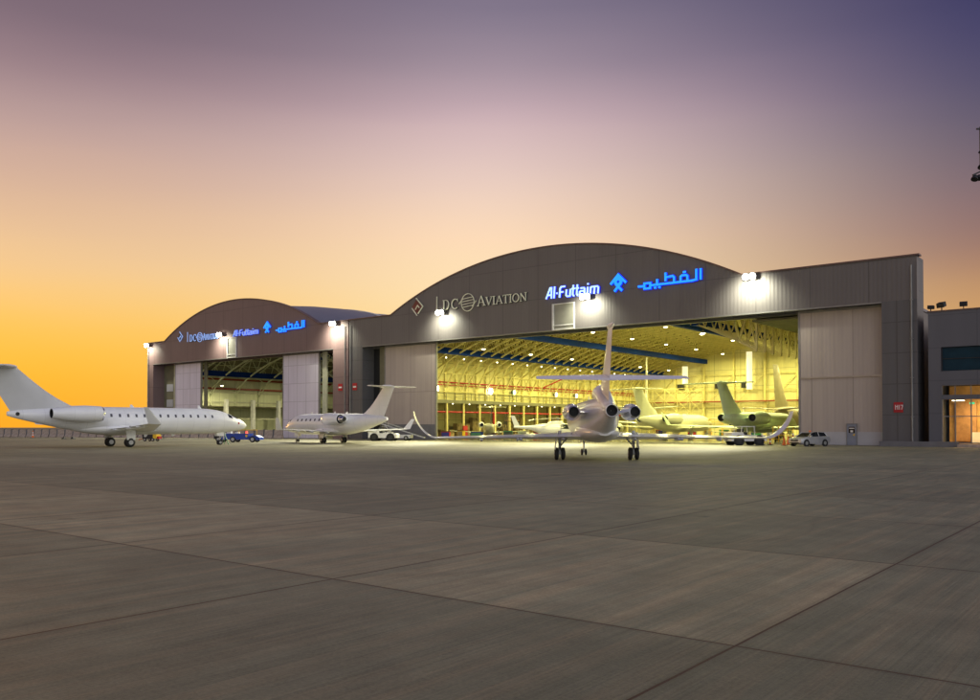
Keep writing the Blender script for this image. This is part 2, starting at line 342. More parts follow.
# ------------------------------------------------------------ stroke lettering (drawn in the X-Z plane, facing -Y)
def ribbon(mb, pts, w, y0, y1, closed=False, mi=0):
    n = len(pts); P = [Vector(p) for p in pts]; l, r = [], []
    for i in range(n):
        if closed: a = (P[i]-P[i-1]).normalized(); b = (P[(i+1) % n]-P[i]).normalized()
        else:
            a = (P[i]-P[i-1]).normalized() if i else (P[1]-P[0]).normalized()
            b = (P[i+1]-P[i]).normalized() if i < n-1 else a
        na = Vector((-a.y, a.x)); nb = Vector((-b.y, b.x)); m = (na+nb)
        m = m.normalized() if m.length > .1 else na
        k = w/2/max(.45, m.dot(na)); l.append(P[i]+m*k); r.append(P[i]-m*k)
    rings = [[(l[i].x, y0, l[i].y), (r[i].x, y0, r[i].y), (r[i].x, y1, r[i].y), (l[i].x, y1, l[i].y)] for i in range(n)]
    if closed: rings.append(rings[0])
    mb.loft(rings, cap=not closed, mi=mi)
def arcpts(cx, cz, rx, rz, a0, a1, n=14): return [(cx+rx*math.cos(R(a0+(a1-a0)*i/n)), cz+rz*math.sin(R(a0+(a1-a0)*i/n))) for i in range(n+1)]
SERIF = {  # (width, [(points, weight, closed)]) on a unit-height em; weight in em
    'D': (.85, [([(.13, .04), (.13, .96)], .12, 0), ([(.0, .97), (.36, .97)] , .05, 0), ([(.0, .03), (.36, .03)], .05, 0), (arcpts(.34, .5, .38, .47, 90, -90), .09, 0)]),
    'C': (.85, [(arcpts(.46, .5, .38, .47, 52, 310), .10, 0), ([(.74, .98), (.76, .68)], .05, 0)]),
    'A': (.95, [([(.12, .03), (.46, .97)], .06, 0), ([(.46, .97), (.84, .03)], .13, 0), ([(.22, .34), (.68, .34)], .05, 0), ([(.0, .025), (.26, .025)], .05, 0), ([(.66, .025), (.98, .025)], .05, 0)]),
    'V': (.9, [([(.1, .97), (.44, .03)], .13, 0), ([(.44, .03), (.80, .97)], .06, 0), ([(0, .975), (.26, .975)], .05, 0), ([(.64, .975), (.9, .975)], .05, 0)]),
    'I': (.42, [([(.19, .04), (.19, .96)], .12, 0), ([(.02, .975), (.36, .975)], .05, 0), ([(.02, .025), (.36, .025)], .05, 0)]),
    'T': (.8, [([(.38, .03), (.38, .95)], .12, 0), ([(.02, .965), (.74, .965)], .06, 0), ([(.22, .025), (.54, .025)], .05, 0), ([(.03, .95), (.03, .78)], .05, 0), ([(.73, .95), (.73, .78)], .05, 0)]),
    'O': (.95, [(arcpts(.45, .5, .39, .46, 0, 340, 20), .10, 1)]),
    'N': (.95, [([(.12, .03), (.12, .95)], .06, 0), ([(.12, .95), (.76, .04)], .13, 0), ([(.76, .04), (.76, .97)], .06, 0), ([(0, .025), (.26, .025)], .05, 0), ([(.62, .975), (.9, .975)], .05, 0)]),
}
def put_letter(parent, ch, x, z, h, wx, y, mats, halo=None, name='letter'):
    """one letter: a front face and a dark or glowing slab behind it"""
    m = MB(); kk = 0
    for pts, wt, cl in SERIF[ch][1]:
        q = [(x+p[0]*wx, z+p[1]*h) for p in pts]
        ribbon(m, q, wt*h*.95, y-.10-kk*.006, y+.02, bool(cl)); kk += 1
    o = m.build(name, mats, parent)
    m = MB(); kk = 0
    for pts, wt, cl in SERIF[ch][1]:
        q = [(x+.06+p[0]*wx, z-.03+p[1]*h) for p in pts]
        ribbon(m, q, wt*h*1.35+.04, y+.035-kk*.004, y+.13, bool(cl)); kk += 1
    s_ = m.build('letter_shadow_slab', halo or 'sign_shadow_plate', o)  # dark offset slab stands in for the letter's shadow on the fascia
def serif_sign(x0, x1, xg0, xg1, xa0, xa1, zb, h, y, face, halo, emb, bar, label):
    """emblem | DC globe AVIATION"""
    t = empty('lettering_sign', (0, 0, 0), 0, label, 'sign', 'raised metal lettering on the hangar gables')
    # D, C
    wd = (x1-x0)/1.9
    put_letter(t, 'D', x0, zb, h, wd, y, face, halo); put_letter(t, 'C', x0+wd*.98, zb, h, wd, y, face, halo)
    # globe with orbit lines
    gx = (xg0+xg1)/2; gr_ = (xg1-xg0)/2*.78; gz = zb+h*.5
    m = MB(); ribbon(m, arcpts(gx, gz, gr_, gr_*1.05, 0, 345, 24), .10, y-.1, y+.02, True)
    kk = 1
    for dz in (-.5, -.17, .17, .5):
        hw = math.sqrt(1-dz*dz)*gr_*.9; ribbon(m, [(gx-hw, gz+dz*gr_-.05), (gx+hw, gz+dz*gr_+.12)], .09, y-.1-kk*.006, y+.02); kk += 1
    ribbon(m, [(gx-gr_*1.35, gz-.1), (gx-gr_*.7, gz+gr_*.55)], .09, y-.1-.04, y+.02); ribbon(m, [(gx+gr_*1.35, gz+.1), (gx+gr_*.7, gz-gr_*.55)], .09, y-.1-.046, y+.02)
    m.build('globe_emblem', face, t)
    # AVIATION small caps
    word = 'AVIATION'; wid = [SERIF[c][0]*(1.25 if i == 0 else 1) for i, c in enumerate(word)]; k = (xa1-xa0)/sum(wid); x = xa0
    for i, c in enumerate(word):
        s_ = 1.25 if i == 0 else 1; put_letter(t, c, x, zb, h*(1.0 if i == 0 else .8), k*s_*.98, y, face, halo); x += wid[i]*k
    m = MB(); m.box((bar-.07, y-.06, zb+.0), (bar+.07, y+.02, zb+h*1.45)); m.build('divider_bar', face, t)
    # square-set emblem standing on its corner, split by a channel
    ex, ez, er = emb
    m = MB(); a = er
    ribbon(m, [(ex-a*.2, ez+a*1.0), (ex+a*.85, ez-a*.02), (ex+a*.1, ez-a*.8)], .14, y-.1, y+.02)
    ribbon(m, [(ex-a*.85, ez-a*.1), (ex-a*.05, ez-a*1.0)], .12, y-.1, y+.02)
    m.build('emblem_edge', face, t)
    m = MB(); m.poly([(ex-a*.25, y+.03, ez+a*.8), (ex+a*.6, y+.03, ez), (ex-a*.1, y+.03, ez-a*.75), (ex-a*.9, y+.03, ez+.05)], (0, .1, 0))
    m.build('emblem_plate', 'emblem_red' if face == 'sign_metal' else 'sign_shadow_plate', t)
    m = MB(); ribbon(m, [(ex-a*.35, ez-a*.3), (ex, ez+a*.15), (ex+a*.3, ez-a*.15)], .14, y-.06, y+.026); m.build('emblem_stroke', face, t)
mat('emblem_red', (.16, .04, .03), .5)

LAT = [  # 'Al-Futtaim' rounded capitals, unit height, (points, closed)
    ([(0, 0), (.34, .96), (.48, .96), (.52, 0)], 0), ([(.16, .32), (.50, .32)], 0),
    ([(.78, 0), (.78, 1.05)], 0),
    ([(.98, .42), (1.10, .42)], 0),
    ([(1.32, 0), (1.32, .80), (1.42, .95), (1.80, .95)], 0), ([(1.32, .48), (1.66, .48)], 0),
    ([(1.95, .66), (1.95, .14), (2.05, .04), (2.32, .04), (2.32, .66)], 0),
    ([(2.58, .98), (2.58, .14), (2.66, .04), (2.74, .04)], 0), ([(2.44, .66), (2.76, .66)], 0),
    ([(2.96, .98), (2.96, .14), (3.04, .04), (3.12, .04)], 0), ([(2.84, .66), (3.12, .66)], 0),
    ([(3.28, .62), (3.60, .62), (3.68, .52), (3.68, .04), (3.32, .04), (3.24, .12), (3.24, .30), (3.32, .36), (3.66, .36)], 0),
    ([(3.96, 0), (3.96, .66)], 0), ([(3.96, .84), (3.96, .98)], 0),
    ([(4.24, 0), (4.24, .56), (4.32, .62), (4.84, .62), (4.94, .52), (4.94, 0)], 0), ([(4.59, 0), (4.59, .60)], 0)]
ARA = [  # alif-lam, fa, ta, ya, meem: kufic-like strokes, read right to left; unit = stem height, x from left end
    ([(5.65, .0), (5.65, 1.0)], 0), ([(5.28, 1.0), (5.28, .06), (4.9, .0), (3.3, .0)], 0),
    ([(3.9, .04), (3.9, .46), (4.02, .56), (4.40, .56), (4.50, .46), (4.50, .04)], 0), ([(4.12, .84), (4.36, .84)], 0),
    ([(3.3, -.004), (2.0, -.004), (1.25, -.004)], 0),
    ([(2.55, 1.0), (2.55, .22)], 0), ([(2.55, .56), (3.2, .62), (3.32, .50), (3.32, .02)], 0),
    ([(1.78, .02), (1.78, .50)], 0), ([(1.50, -.26), (1.70, -.26)], 0), ([(1.90, -.26), (2.10, -.26)], 0),
    ([(.60, .22), (1.15, .22), (1.15, -.26), (.60, -.26)], 1), ([(0, .0), (.50, -.02)], 0)]
def stroke_group(parent, strokes, x0, x1, zb, h, y, face, halo, unitw, shear=0, wt=.17, name='lettering'):
    k = (x1-x0)/unitw; n = 0
    m = MB(); m2 = MB()
    for pts, cl in strokes:
        q = [(x0+p[0]*k+p[1]*h*shear, zb+p[1]*h) for p in pts]
        ribbon(m, q, wt*h, y-.16-n*.005, y-.04, bool(cl)); ribbon(m2, q, wt*h*1.0+.14, y-.02-n*.004, y+.08, bool(cl)); n += 1
    o = m.build(name, face, parent); m2.build('halo_glow_slab', halo, o); return o  # glowing slab stands in for the backlight halo on the wall
def lit_sign(xa, xb, xl, zl, s, xr0, xr1, zb, h, zr, hr, y, f1, f2, halo, label):
    t = empty('illuminated_sign', (0, 0, 0), 0, label, 'sign', 'blue lit lettering on the hangar gables')
    stroke_group(t, LAT, xa, xb, zb, h, y, f1, halo, 5.0, .08, .135, 'latin_lettering')
    dia = [([(-1.0, 0.0), (0, 1.0), (1.0, 0.02)], 0), ([(-.62, -.02), (.0, .60), (.62, -.02)], 0) if False else ([(-.40, .2), (0, .62), (.40, .2), (.0, -.2)], 1), ([(-.5, -.85), (.42, .08)], 0), ([(.5, -.85), (-.42, .08)], 0)]
    m = MB(); m2 = MB(); n = 0
    for pts, cl in dia:
        q = [(xl+p[0]*s, zl+p[1]*s) for p in pts]; ribbon(m, q, .25*s, y-.16-n*.005, y-.04, bool(cl)); ribbon(m2, q, .25*s+.16, y-.02-n*.004, y+.08, bool(cl)); n += 1
    o = m.build('diamond_emblem', f2, t); m2.build('halo_glow_slab', halo, o)  # emblem's halo of light, likewise built as a glowing slab
    stroke_group(t, ARA, xr0, xr1, zr, hr, y, f2, halo, 5.75, 0, .17, 'arabic_lettering')
serif_sign(-84.3, -81.1, -81.0, -77.9, -77.7, -68.7, 19.4, 1.5, 94.86, 'sign_metal', 'sign_shadow_plate', (-89.5, 20.4, 1.35), -85.5,
           'unlit raised metal lettering with globe emblem on the left half of the large hangar gable')
serif_sign(-151.4, -149.0, -149.0, -146.8, -146.8, -141.6, 18.9, 1.35, 94.86, 'sign_face_dim', 'sign_shadow_plate', (-154.8, 20.1, 1.0), -152.2,
           'dim bluish lettering with dark diamond emblem on the smaller far hangar gable')
lit_sign(-65.5, -57.2, -54.35, 20.25, 1.12, -51.5, -43.0, 19.3, 1.5, 19.55, 1.35, 94.8, 'sign_white', 'sign_cyan', 'sign_halo',
         'bright blue lit lettering, diamond emblem and Arabic script on the large hangar gable')
lit_sign(-136.8, -129.1, -126.5, 19.85, .98, -123.9, -116.1, 18.95, 1.1, 19.2, 1.25, 94.8, 'sign_face_dim', 'sign_cyan', 'sign_halo_dim',
         'small blue lit lettering, diamond emblem and Arabic script on the smaller far hangar gable')

# ------------------------------------------------------------ hangars
YF = 95.0; YB = 178.0
def arc(cx, half, z0, rise, n=40, da=0):
    rad = (half*half+rise*rise)/(2*rise); cz = z0+rise-rad; a = math.asin(half/rad)
    return [(cx+(rad+da)*math.sin(-a+2*a*i/n), cz+(rad+da)*math.cos(-a+2*a*i/n)) for i in range(n+1)]
def hangar(name, label, XL, XR, oL, oR, cx, half, rise, par, fasc, fmat, pmat, ca, ck, tstep, inner, sizes, lift=0):
    t = empty(name, ((XL+XR)/2, YF, 0), 0, label, 'hangar'); t_off = Vector((-(XL+XR)/2, -YF, 0))
    def B(mb, nm, mats, parent=None, **k):
        o = mb.build(nm, mats, parent or t, **k)
        if parent is None: o.location = t_off
        return o
    # gable fascia with arch outline
    ar = arc(cx, half, par, rise)
    top = [(XR, par)]+[(x, z) for x, z in reversed(ar)]+[(XL, par)]
    m = MB(); m.poly([(XL, YF, fasc)]+[(XR, YF, fasc)]+[(x, YF, z) for x, z in top], (0, .8, 0)); B(m, 'gable_fascia', fmat)
    m = MB(); m.box((XL, YF, 0), (oL, YF+3.0, fasc-.004)); B(m, 'portal_pillar', pmat); m = MB(); m.box((oR, YF, 0), (XR, YF+3.0, fasc-.004)); B(m, 'portal_pillar', pmat)
    m = MB(); m.box((XL, YF+.8, fasc), (XL+.5, YF+3, par-.01)); m.box((XR-.5, YF+.8, fasc), (XR, YF+3, par-.01)); m.box((XL+.5, YF+2.4, fasc-.3), (XR-.5, YF+3.0, par-.4)); B(m, 'portal_return', pmat)
    # coping along the edge
    m = MB(); cp = [(XL-.12, par)]+ar+[(XR+.25, par)]
    ribbon(m, [(p[0], p[1]+.09) for p in cp], .16, YF-.12, YF+.95); B(m, 'coping', 'coping')
    # soffit trim below the fascia
    m = MB(); m.box((oL, YF-.03, fasc-.16), (oR, YF+.3, fasc-.006)); B(m, 'door_head_rail', 'steel_dull')
    # roof shell, side walls
    ro = arc(cx, half, par-.6+lift, rise, 40, -.25)
    def rsec(y, dz): return [(x, y, z+dz) for x, z in ro]+[(x, y, z-.4+dz) for x, z in reversed(ro)]
    m = MB(); m.loft([rsec(YF+.82, -lift), rsec(YF+6, -lift*.75), rsec(YF+14, -lift*.2), rsec(YF+20, 0), [(x, YB+.6, z) for x, z in ro]+[(x, YB+.6, z-.4) for x, z in reversed(ro)]]); B(m, 'arched_roof', 'roof_blue', smooth=True, angle=30)
    m = MB()
    for ys in (118, 127, 150, 166):
        for k in range(1): m.loft([[(x, ys, z+.03) for x, z in ro], [(x, ys, z+.16) for x, z in ro], [(x, ys+1.2, z+.16) for x, z in ro], [(x, ys+1.2, z+.03) for x, z in ro]], cap=False, closed=False)
    B(m, 'skylight_strips', 'white_trim')
    m = MB(); m.box((XL+1, YF+3.01, par-2.2), (ro[0][0]+.3, YB+.6, par-1.9)); B(m, 'flat_roof', 'roof_blue'); m = MB(); m.box((ro[-1][0]-.3, YF+3.01, 14.9), (XR-1.2, YB+.6, 15.2)); B(m, 'flat_roof', 'roof_blue'); m = MB(); m.box((ro[-1][0]-.3, YF+3.01, 15.21), (ro[-1][0]+.1, YB+.6, par-.7)); B(m, 'clerestory_wall', 'facade')
    m = MB(); m.box((XL+.9, YF+3.01, 0), (XL+1.3, YB+.6, par-2.21)); B(m, 'side_wall', 'facade'); m = MB(); m.box((XR-1.7, YF+3.01, 0), (XR-1.3, YB+.6, 14.89)); B(m, 'side_wall', 'facade')
    # inside
    wl = cx-half; wr = cx+half
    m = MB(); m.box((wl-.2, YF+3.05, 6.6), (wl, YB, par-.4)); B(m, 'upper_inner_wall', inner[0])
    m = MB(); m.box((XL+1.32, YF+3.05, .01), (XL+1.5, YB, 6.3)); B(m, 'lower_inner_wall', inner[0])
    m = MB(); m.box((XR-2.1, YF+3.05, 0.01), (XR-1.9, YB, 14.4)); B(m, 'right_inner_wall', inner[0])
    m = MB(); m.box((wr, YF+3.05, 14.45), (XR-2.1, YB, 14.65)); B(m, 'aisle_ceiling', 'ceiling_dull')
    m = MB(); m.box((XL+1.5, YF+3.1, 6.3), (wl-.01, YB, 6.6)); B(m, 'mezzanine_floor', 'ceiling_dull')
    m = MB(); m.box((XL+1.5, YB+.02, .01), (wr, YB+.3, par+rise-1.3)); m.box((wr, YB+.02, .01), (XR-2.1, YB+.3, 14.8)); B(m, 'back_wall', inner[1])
    m = MB(); m.add([(XL+1.5, YF+.9, .008), (XR-1.8, YF+.9, .008), (XR-1.8, YB, .008), (XL+1.5, YB, .008)], [(0, 1, 2, 3)]); B(m, 'hangar_floor', 'floor_epoxy')
    zb_ = lambda x: ca-ck*(x-cx)**2
    zt = lambda x: ca+2.9-ck*.86*(x-cx)**2
    # ceiling sheet
    xs = [wl+(wr-wl)*i/30 for i in range(31)]
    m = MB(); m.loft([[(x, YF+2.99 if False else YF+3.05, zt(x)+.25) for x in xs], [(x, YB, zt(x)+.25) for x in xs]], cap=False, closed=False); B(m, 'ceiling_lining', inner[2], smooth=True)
    # arched lattice trusses
    nb = sizes; y = YF+4.5; proto = None
    while y < YB-1:
        if proto is None:
            m = MB(); px = [wl+(wr-wl)*i/nb for i in range(nb+1)]
            for i in range(nb):
                m.beam((px[i], 0, zb_(px[i])), (px[i+1], 0, zb_(px[i+1])), .24); m.beam((px[i], 0, zt(px[i])), (px[i+1], 0, zt(px[i+1])), .24)
                mid = (px[i]+px[i+1])/2; m.beam((px[i], 0, zb_(px[i])), (mid, 0, zt(mid)), .13); m.beam((mid, 0, zt(mid)), (px[i+1], 0, zb_(px[i+1])), .13)
            m.beam((wl, 0, zb_(wl)), (wl, 0, zt(wl)), .24); m.beam((wl+.15, 0, 6.7), (wl+.15, 0, zb_(wl)), .35)
            m.beam((wl+.2, 0, 8.6), (wl+3.2, 0, zb_(wl+3.2)), .16)
            m.beam((wr, 0, zb_(wr)), (wr, 0, zt(wr)), .24); m.beam((wr-.1, 0, zb_(wr)-.2), (wr-.1, 0, zb_(wr)+.2), .3)
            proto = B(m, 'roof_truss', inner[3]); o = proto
        else:
            o = proto.copy(); col.objects.link(o); o.parent = t
        o.location = t_off+Vector((0, y, 0)); y += tstep
    for i in range(1, 18):
        x = wl+(wr-wl)*i/18
        m = MB(); m.beam((x, YF+3.2, zt(x)+.02), (x, YB, zt(x)+.02), .16); B(m, 'purlin', inner[3])
        if i % 2:
            m = MB(); yy = YF+4.5; zz_ = zb_(x); k = 0
            while yy+tstep < YB-1:
                m.beam((x, yy, zb_(x) if k % 2 else zt(x)), (x, yy+tstep, zt(x) if k % 2 else zb_(x)), .12); yy += tstep; k += 1
            B(m, 'cross_brace', inner[3])
    return t, B, zb_, zt, t_off
mat('coping', (.16, .10, .09), .45, .2)
mat('steel_dull', (.25, .25, .25), .5, .5)

big, BB, zbB, ztB, offB = hangar('hangar_building', 'large arched grey hangar with wide open doorway and bright yellow interior', -105.0, -19.7, -101.9, -23.1, -66.8, 28.6, 6.9, 19.55, 15.1, 'facade', 'pillar', 19.0, .0095, 2.75,
                             ('inner_clad', 'back_clad', 'ceiling', 'truss'), 26)
lh, BL, zbL, ztL, offL = hangar('hangar_building', 'smaller arched hangar far left with lilac sliding doors and pale interior', -167.4, -105.3, -165.1, -109.0, -136.8, 24.0, 6.3, 19.5, 15.1, 'facade_left', 'facade_left', 17.2, .0125, 6.2,
                            ('rack_wall', 'back_clad', 'ceiling_dull', 'truss_pale'), 12, 1.35)

def door_leaf(B, x0, x1, y, mt, name='sliding_door', h=15.0, band=None):
    m = MB(); m.box((x0, y, .03), (x1, y+.25, h)); d = B(m, name, mt)
    m = MB(); m.box((x0-.10, y-.05, .03), (x0+.12, y+.3, h-.02)); m.box((x1-.12, y-.05, .03), (x1+.10, y+.3, h-.02)); m.box((x0+.12, y-.05, h-.3), (x1-.12, y-.004, h-.02)); e = m.build('door_frame', 'steel_dull', d)
    return d
# big hangar doors
d1 = door_leaf(BB, -98.0, -87.0, YF+1.3, 'door_brown')
m = MB(); m.box((-97.85, YF+1.25, .05), (-87.15, YF+1.296, 2.4)); m.build('kick_panel', 'plinth', d1)

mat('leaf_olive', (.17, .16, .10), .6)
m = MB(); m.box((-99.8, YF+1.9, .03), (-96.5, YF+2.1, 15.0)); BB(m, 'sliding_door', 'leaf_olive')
m = MB(); m.box((-101.9, YF+2.6, .03), (-97.0, YF+2.85, 15.0)); BB(m, 'sliding_door', 'black')  # black sheet stands in for the darkness of the open gap
d3 = door_leaf(BB, -32.1, -23.0, YF+1.3, 'door_brown')
m = MB(); m.box((-31.98, YF+1.2, 7.38), (-23.14, YF+1.296, 7.55)); m.build('middle_rail', 'steel', d3)
m = MB(); m.box((-31.98, YF+1.22, .05), (-26.98, YF+1.296, 1.45)); m.box((-25.98, YF+1.22, .05), (-23.14, YF+1.296, 1.45)); m.build('kick_panel', 'panel_white', d3)
m = MB(); m.box((-26.96, YF+1.16, .05), (-26.0, YF+1.296, 2.3)); wd = m.build('wicket_door', 'door_grey', d3)
m = MB(); m.box((-27.03, YF+1.13, .05), (-26.962, YF+1.29, 2.37)); m.box((-25.998, YF+1.13, .05), (-25.93, YF+1.29, 2.37)); m.box((-26.962, YF+1.13, 2.302), (-25.998, YF+1.29, 2.37)); m.build('frame', 'steel_dull', wd)
m = MB(); m.box((-26.8, YF+1.14, 1.35), (-26.16, YF+1.156, 2.02)); m.build('window', 'jet_glass', wd)
m = MB(); m.box((-26.62, YF+1.128, 1.42), (-26.35, YF+1.136, 1.64)); m.box((-26.74, YF+1.128, 1.80), (-26.22, YF+1.136, 1.90)); m.build('notice', 'white_trim', wd)
m = MB(); m.poly([(-26.42, YF+1.13, 1.12), (-26.2, YF+1.13, 1.02), (-26.14, YF+1.13, 1.28)], (0, .02, 0)); m.build('warning_sticker', 'yellow', wd)
m = MB(); m.box((-25.12+.9, YF+1.1, 1.2), (-25.12+1.0, YF+1.2, 1.32)); 
m = MB(); m.box((-23.35, YF+1.15, 1.2), (-23.22, YF+1.21, 1.34)); m.build('indicator_lamp', 'led_green', d3)
# left hangar doors
door_leaf(BL, -158.9, -149.7, YF+1.3, 'door_lilac')
door_leaf(BL, -123.9, -114.1, YF+1.3, 'door_lilac')
m = MB(); m.box((-149.6, YF+1.9, .03), (-148.7, YF+2.15, 15.0)); m.box((-114.0, YF+1.9, .03), (-112.9, YF+2.15, 15.0)); m.box((-160.3, YF+1.9, .03), (-159.2, YF+2.15, 15.0)); BL(m, 'door_edge_posts', 'leaf_pale')if False else None
mat('leaf_pale', (.50, .50, .36), .6)
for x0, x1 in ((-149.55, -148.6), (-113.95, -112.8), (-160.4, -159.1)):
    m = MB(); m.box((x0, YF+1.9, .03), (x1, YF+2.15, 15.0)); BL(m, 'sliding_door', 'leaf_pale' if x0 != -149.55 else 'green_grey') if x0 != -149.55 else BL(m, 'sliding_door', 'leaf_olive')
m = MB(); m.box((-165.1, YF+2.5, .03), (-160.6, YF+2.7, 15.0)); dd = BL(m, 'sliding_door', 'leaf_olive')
for z in (3.2, 6.2, 9.4):
    m = MB(); m.box((-164.0, YF+2.42, z), (-161.6, YF+2.49, z+1.5)); m.build('panel', 'panel_white', dd)
# tail slot hatch in the fascia
for B, x0, x1, z1 in ((BB, -64.6, -61.2, 18.45), (BL, -138.9, -136.2, 18.7)):
    m = MB(); m.box((x0+.25, YF-.05, 15.1), (x1, YF-.004, z1)); h = B(m, 'tail_slot_hatch', 'hatch_grey' if 'hatch_grey' in M else (mat('hatch_grey', (.26, .26, .22), .5) and 'hatch_grey'))
    m = MB(); m.box((x0, YF-.22, 15.0), (x0+.24, YF-.004, z1+.1)); m.box((x1+.002, YF-.18, 15.0), (x1+.16, YF-.004, z1+.1)); m.box((x0+.24, YF-.18, z1), (x1, YF-.004, z1+.1)); m.box((x0+.24, YF-.18, 15.0), (x1, YF-.06, 15.12)); m.box((x0+.24, YF-.18, 15.55), (x1, YF-.06, 15.68)); m.build('frame', 'white_trim', h)
for B, xs in ((BB, (-104.6, -20.2)), (BL, (-166.9, -105.9))):
    for x in xs:
        m = MB(); m.tube((x, YF-.16, .3), (x, YF-.16, 18.6), .09, n=8)
        for z in (3, 7, 11, 15): m.box((x-.14, YF-.27, z), (x+.14, YF-.003, z+.08))
        B(m, 'downpipe', 'steel_dull')
m = MB(); m.box((-101.8, YF+.6, .012), (-23.3, YF+.72, .05)); m.box((-101.8, YF+1.36, .012), (-23.3, YF+1.46, .045)); BB(m, 'door_floor_rails', 'steel_dull')
# blue crane beams, pipes
def longbox(B, name, x, z, y0, y1, wx, wz, mt, parent=None):
    m = MB(); m.box((x-wx/2, y0, z-wz/2), (x+wx/2, y1, z+wz/2)); return B(m, name, mt)
for x, z, y0, y1 in ((-90, 14.2, 99, 177), (-79.5, 16.4, 99, 177), (-60, 18.3, 99, 165), (-46, 15.2, 99, 177)):
    o = longbox(BB, 'blue_crane_beam', x, z, y0, y1, .8, .95, 'blue_beam' if 'blue_beam' in M else (mat('blue_beam', (.004, .03, .20), .7, spec=.1) and 'blue_beam'))
for x, z, y0, y1 in ((-155.5, 13.2, 99, 177), (-134, 16.1, 99, 170)):
    longbox(BL, 'blue_crane_beam', x, z, y0, y1, .8, 1.1, 'blue_beam')
for z, r in ((9.55, .11), (9.1, .07), (4.55, .14)):
    m = MB(); m.tube((-95.1 if z > 6 else -95.3, 99, z), (-95.1 if z > 6 else -95.3, 176, z), r, n=8); BB(m, 'red_pipe', 'red_paint')
m = MB(); m.tube((-95.1, 136, 9.5), (-91, 139, 11.8), .11, n=8); m.tube((-95.2, 121, .1), (-95.2, 121, 4.4), .16, n=8); BB(m, 'red_pipe', 'red_paint')
for z, x in ((10.3, -160.4), (12.3, -159.6)):
    m = MB(); m.box((x, 99, z-.2), (x+.3, 176, z+.2)); BL(m, 'red_girder', 'red_brown' if 'red_brown' in M else (mat('red_brown', (.28, .04, .02), .5) and 'red_brown'))
# left hangar: tall white storage partitions inside
m = MB()
for z in (1.0, 3.6, 7.2, 9.4): m.box((-160.78, 99, z), (-160.5, 176, z+.35))
BL(m, 'wall_rails', 'leaf_pale')
for y in range(102, 176, 7):
    m = MB(); m.box((-160.75, y, .02), (-159.9, y+.7, 8.0)); BL(m, 'wall_post', 'white_trim')
# big hangar side aisle: columns, mezzanine rail, shelving behind
for k in range(18):
    y = 99.3+k*4.4
    m = MB(); m.beam((-95.2, y, .01), (-95.2, y, 6.3), .32); BB(m, 'aisle_column', 'truss')
m = MB()
for k in range(36):
    y = 99+k*2.2; m.beam((-95.0, y, 6.6), (-95.0, y, 7.7), .06)
for z in (7.15, 7.7): m.beam((-95.0, 98.5, z), (-95.0, 177, z), .07)
BB(m, 'mezzanine_railing', 'leaf_olive')
m = MB(); m.box((-95.35, 98.5, 6.02), (-94.95, 177.5, 6.58)); BB(m, 'mezzanine_edge', 'leaf_olive')
m = MB()
for k in range(17):
    y = 100+k*4.4; m.box((-102, y, .02), (-101, y+3.6, .12+2.2*((k*7) % 3)/2+1.4))
for k in range(16): m.beam((-101.4, 101+k*4.6, 0), (-101.4, 101+k*4.6, 6.2), .25)
BB(m, 'wall_shelving', 'shelf_mix' if 'shelf_mix' in M else (mat('shelf_mix', (.30, .22, .10), .7, var=.7, scale=1.3) and 'shelf_mix'))
# wall braces above
m = MB()
for k in range(19):
    y = 99.5+k*4.1; m.beam((-95.1, y, 8.0), (-95.1, y+2.05, 11.0), .12); m.beam((-95.1, y+2.05, 11.0), (-95.1, y+4.1, 8.0), .12)
for z in (8.0, 11.1): m.beam((-95.05, 99, z), (-95.05, 177, z), .16)
BB(m, 'wall_bracing', 'truss')
# back wall members
m = MB()
for k in range(9):
    x = -94+k*6.9; m.beam((x, 177.6, 0), (x, 177.6, zbB(x)), .4)
for z in (3.2, 6.4, 10.0, 13.4): m.beam((-95, 177.5, z), (-38.5, 177.5, z), .16)
for k in range(8):
    x = -94+k*6.9; m.beam((x, 177.45, 6.4), (x+6.9, 177.45, 13.4), .14)
BB(m, 'back_wall_frame', 'truss')
m = MB(); m.box((-95, 176.6, 7.4), (-38.6, 177.4, 7.65)); BB(m, 'back_wall_gantry', 'red_brown')
for x in (-84.0, -79.5, -69.2):
    z0, z1 = (11.6, 15.5) if x < -80 else ((0, 0) if x < -75 else (10, 18.0))
    if z1 == 0: continue
    m = MB(); m.tube((x, 176.0, z0), (x, 176.0, z1), .62, n=18); BB(m, 'fabric_air_duct', 'duct_added_glow', smooth=True)  # ducts are no lamps; their brightness is put in as emission
for x in (-86.5, -71.5, -77.5):
    m = MB(); m.box((x, 177.2, 10.4), (x+1.6, 177.35, 11.6)); v = BB(m, 'wall_vent', 'black')
# access scaffold against the back left corner
m = MB()
for k in range(5):
    x = -93+k*3.0
    for z0 in (0, 2.6, 5.2, 7.8): m.beam((x, 172, z0), (x+3, 172, z0+2.6), .1); m.beam((x+3, 172, z0), (x, 172, z0+2.6), .1); m.beam((x, 172, z0+2.6), (x+3, 172, z0+2.6), .12)
for k in range(6): m.beam((-93+k*3.0, 172, 0), (-93+k*3.0, 172, 10.4), .14)
tag(m.build('access_scaffold', 'truss'), 'tall yellow steel access scaffold in the back left corner of the large hangar', 'scaffold')

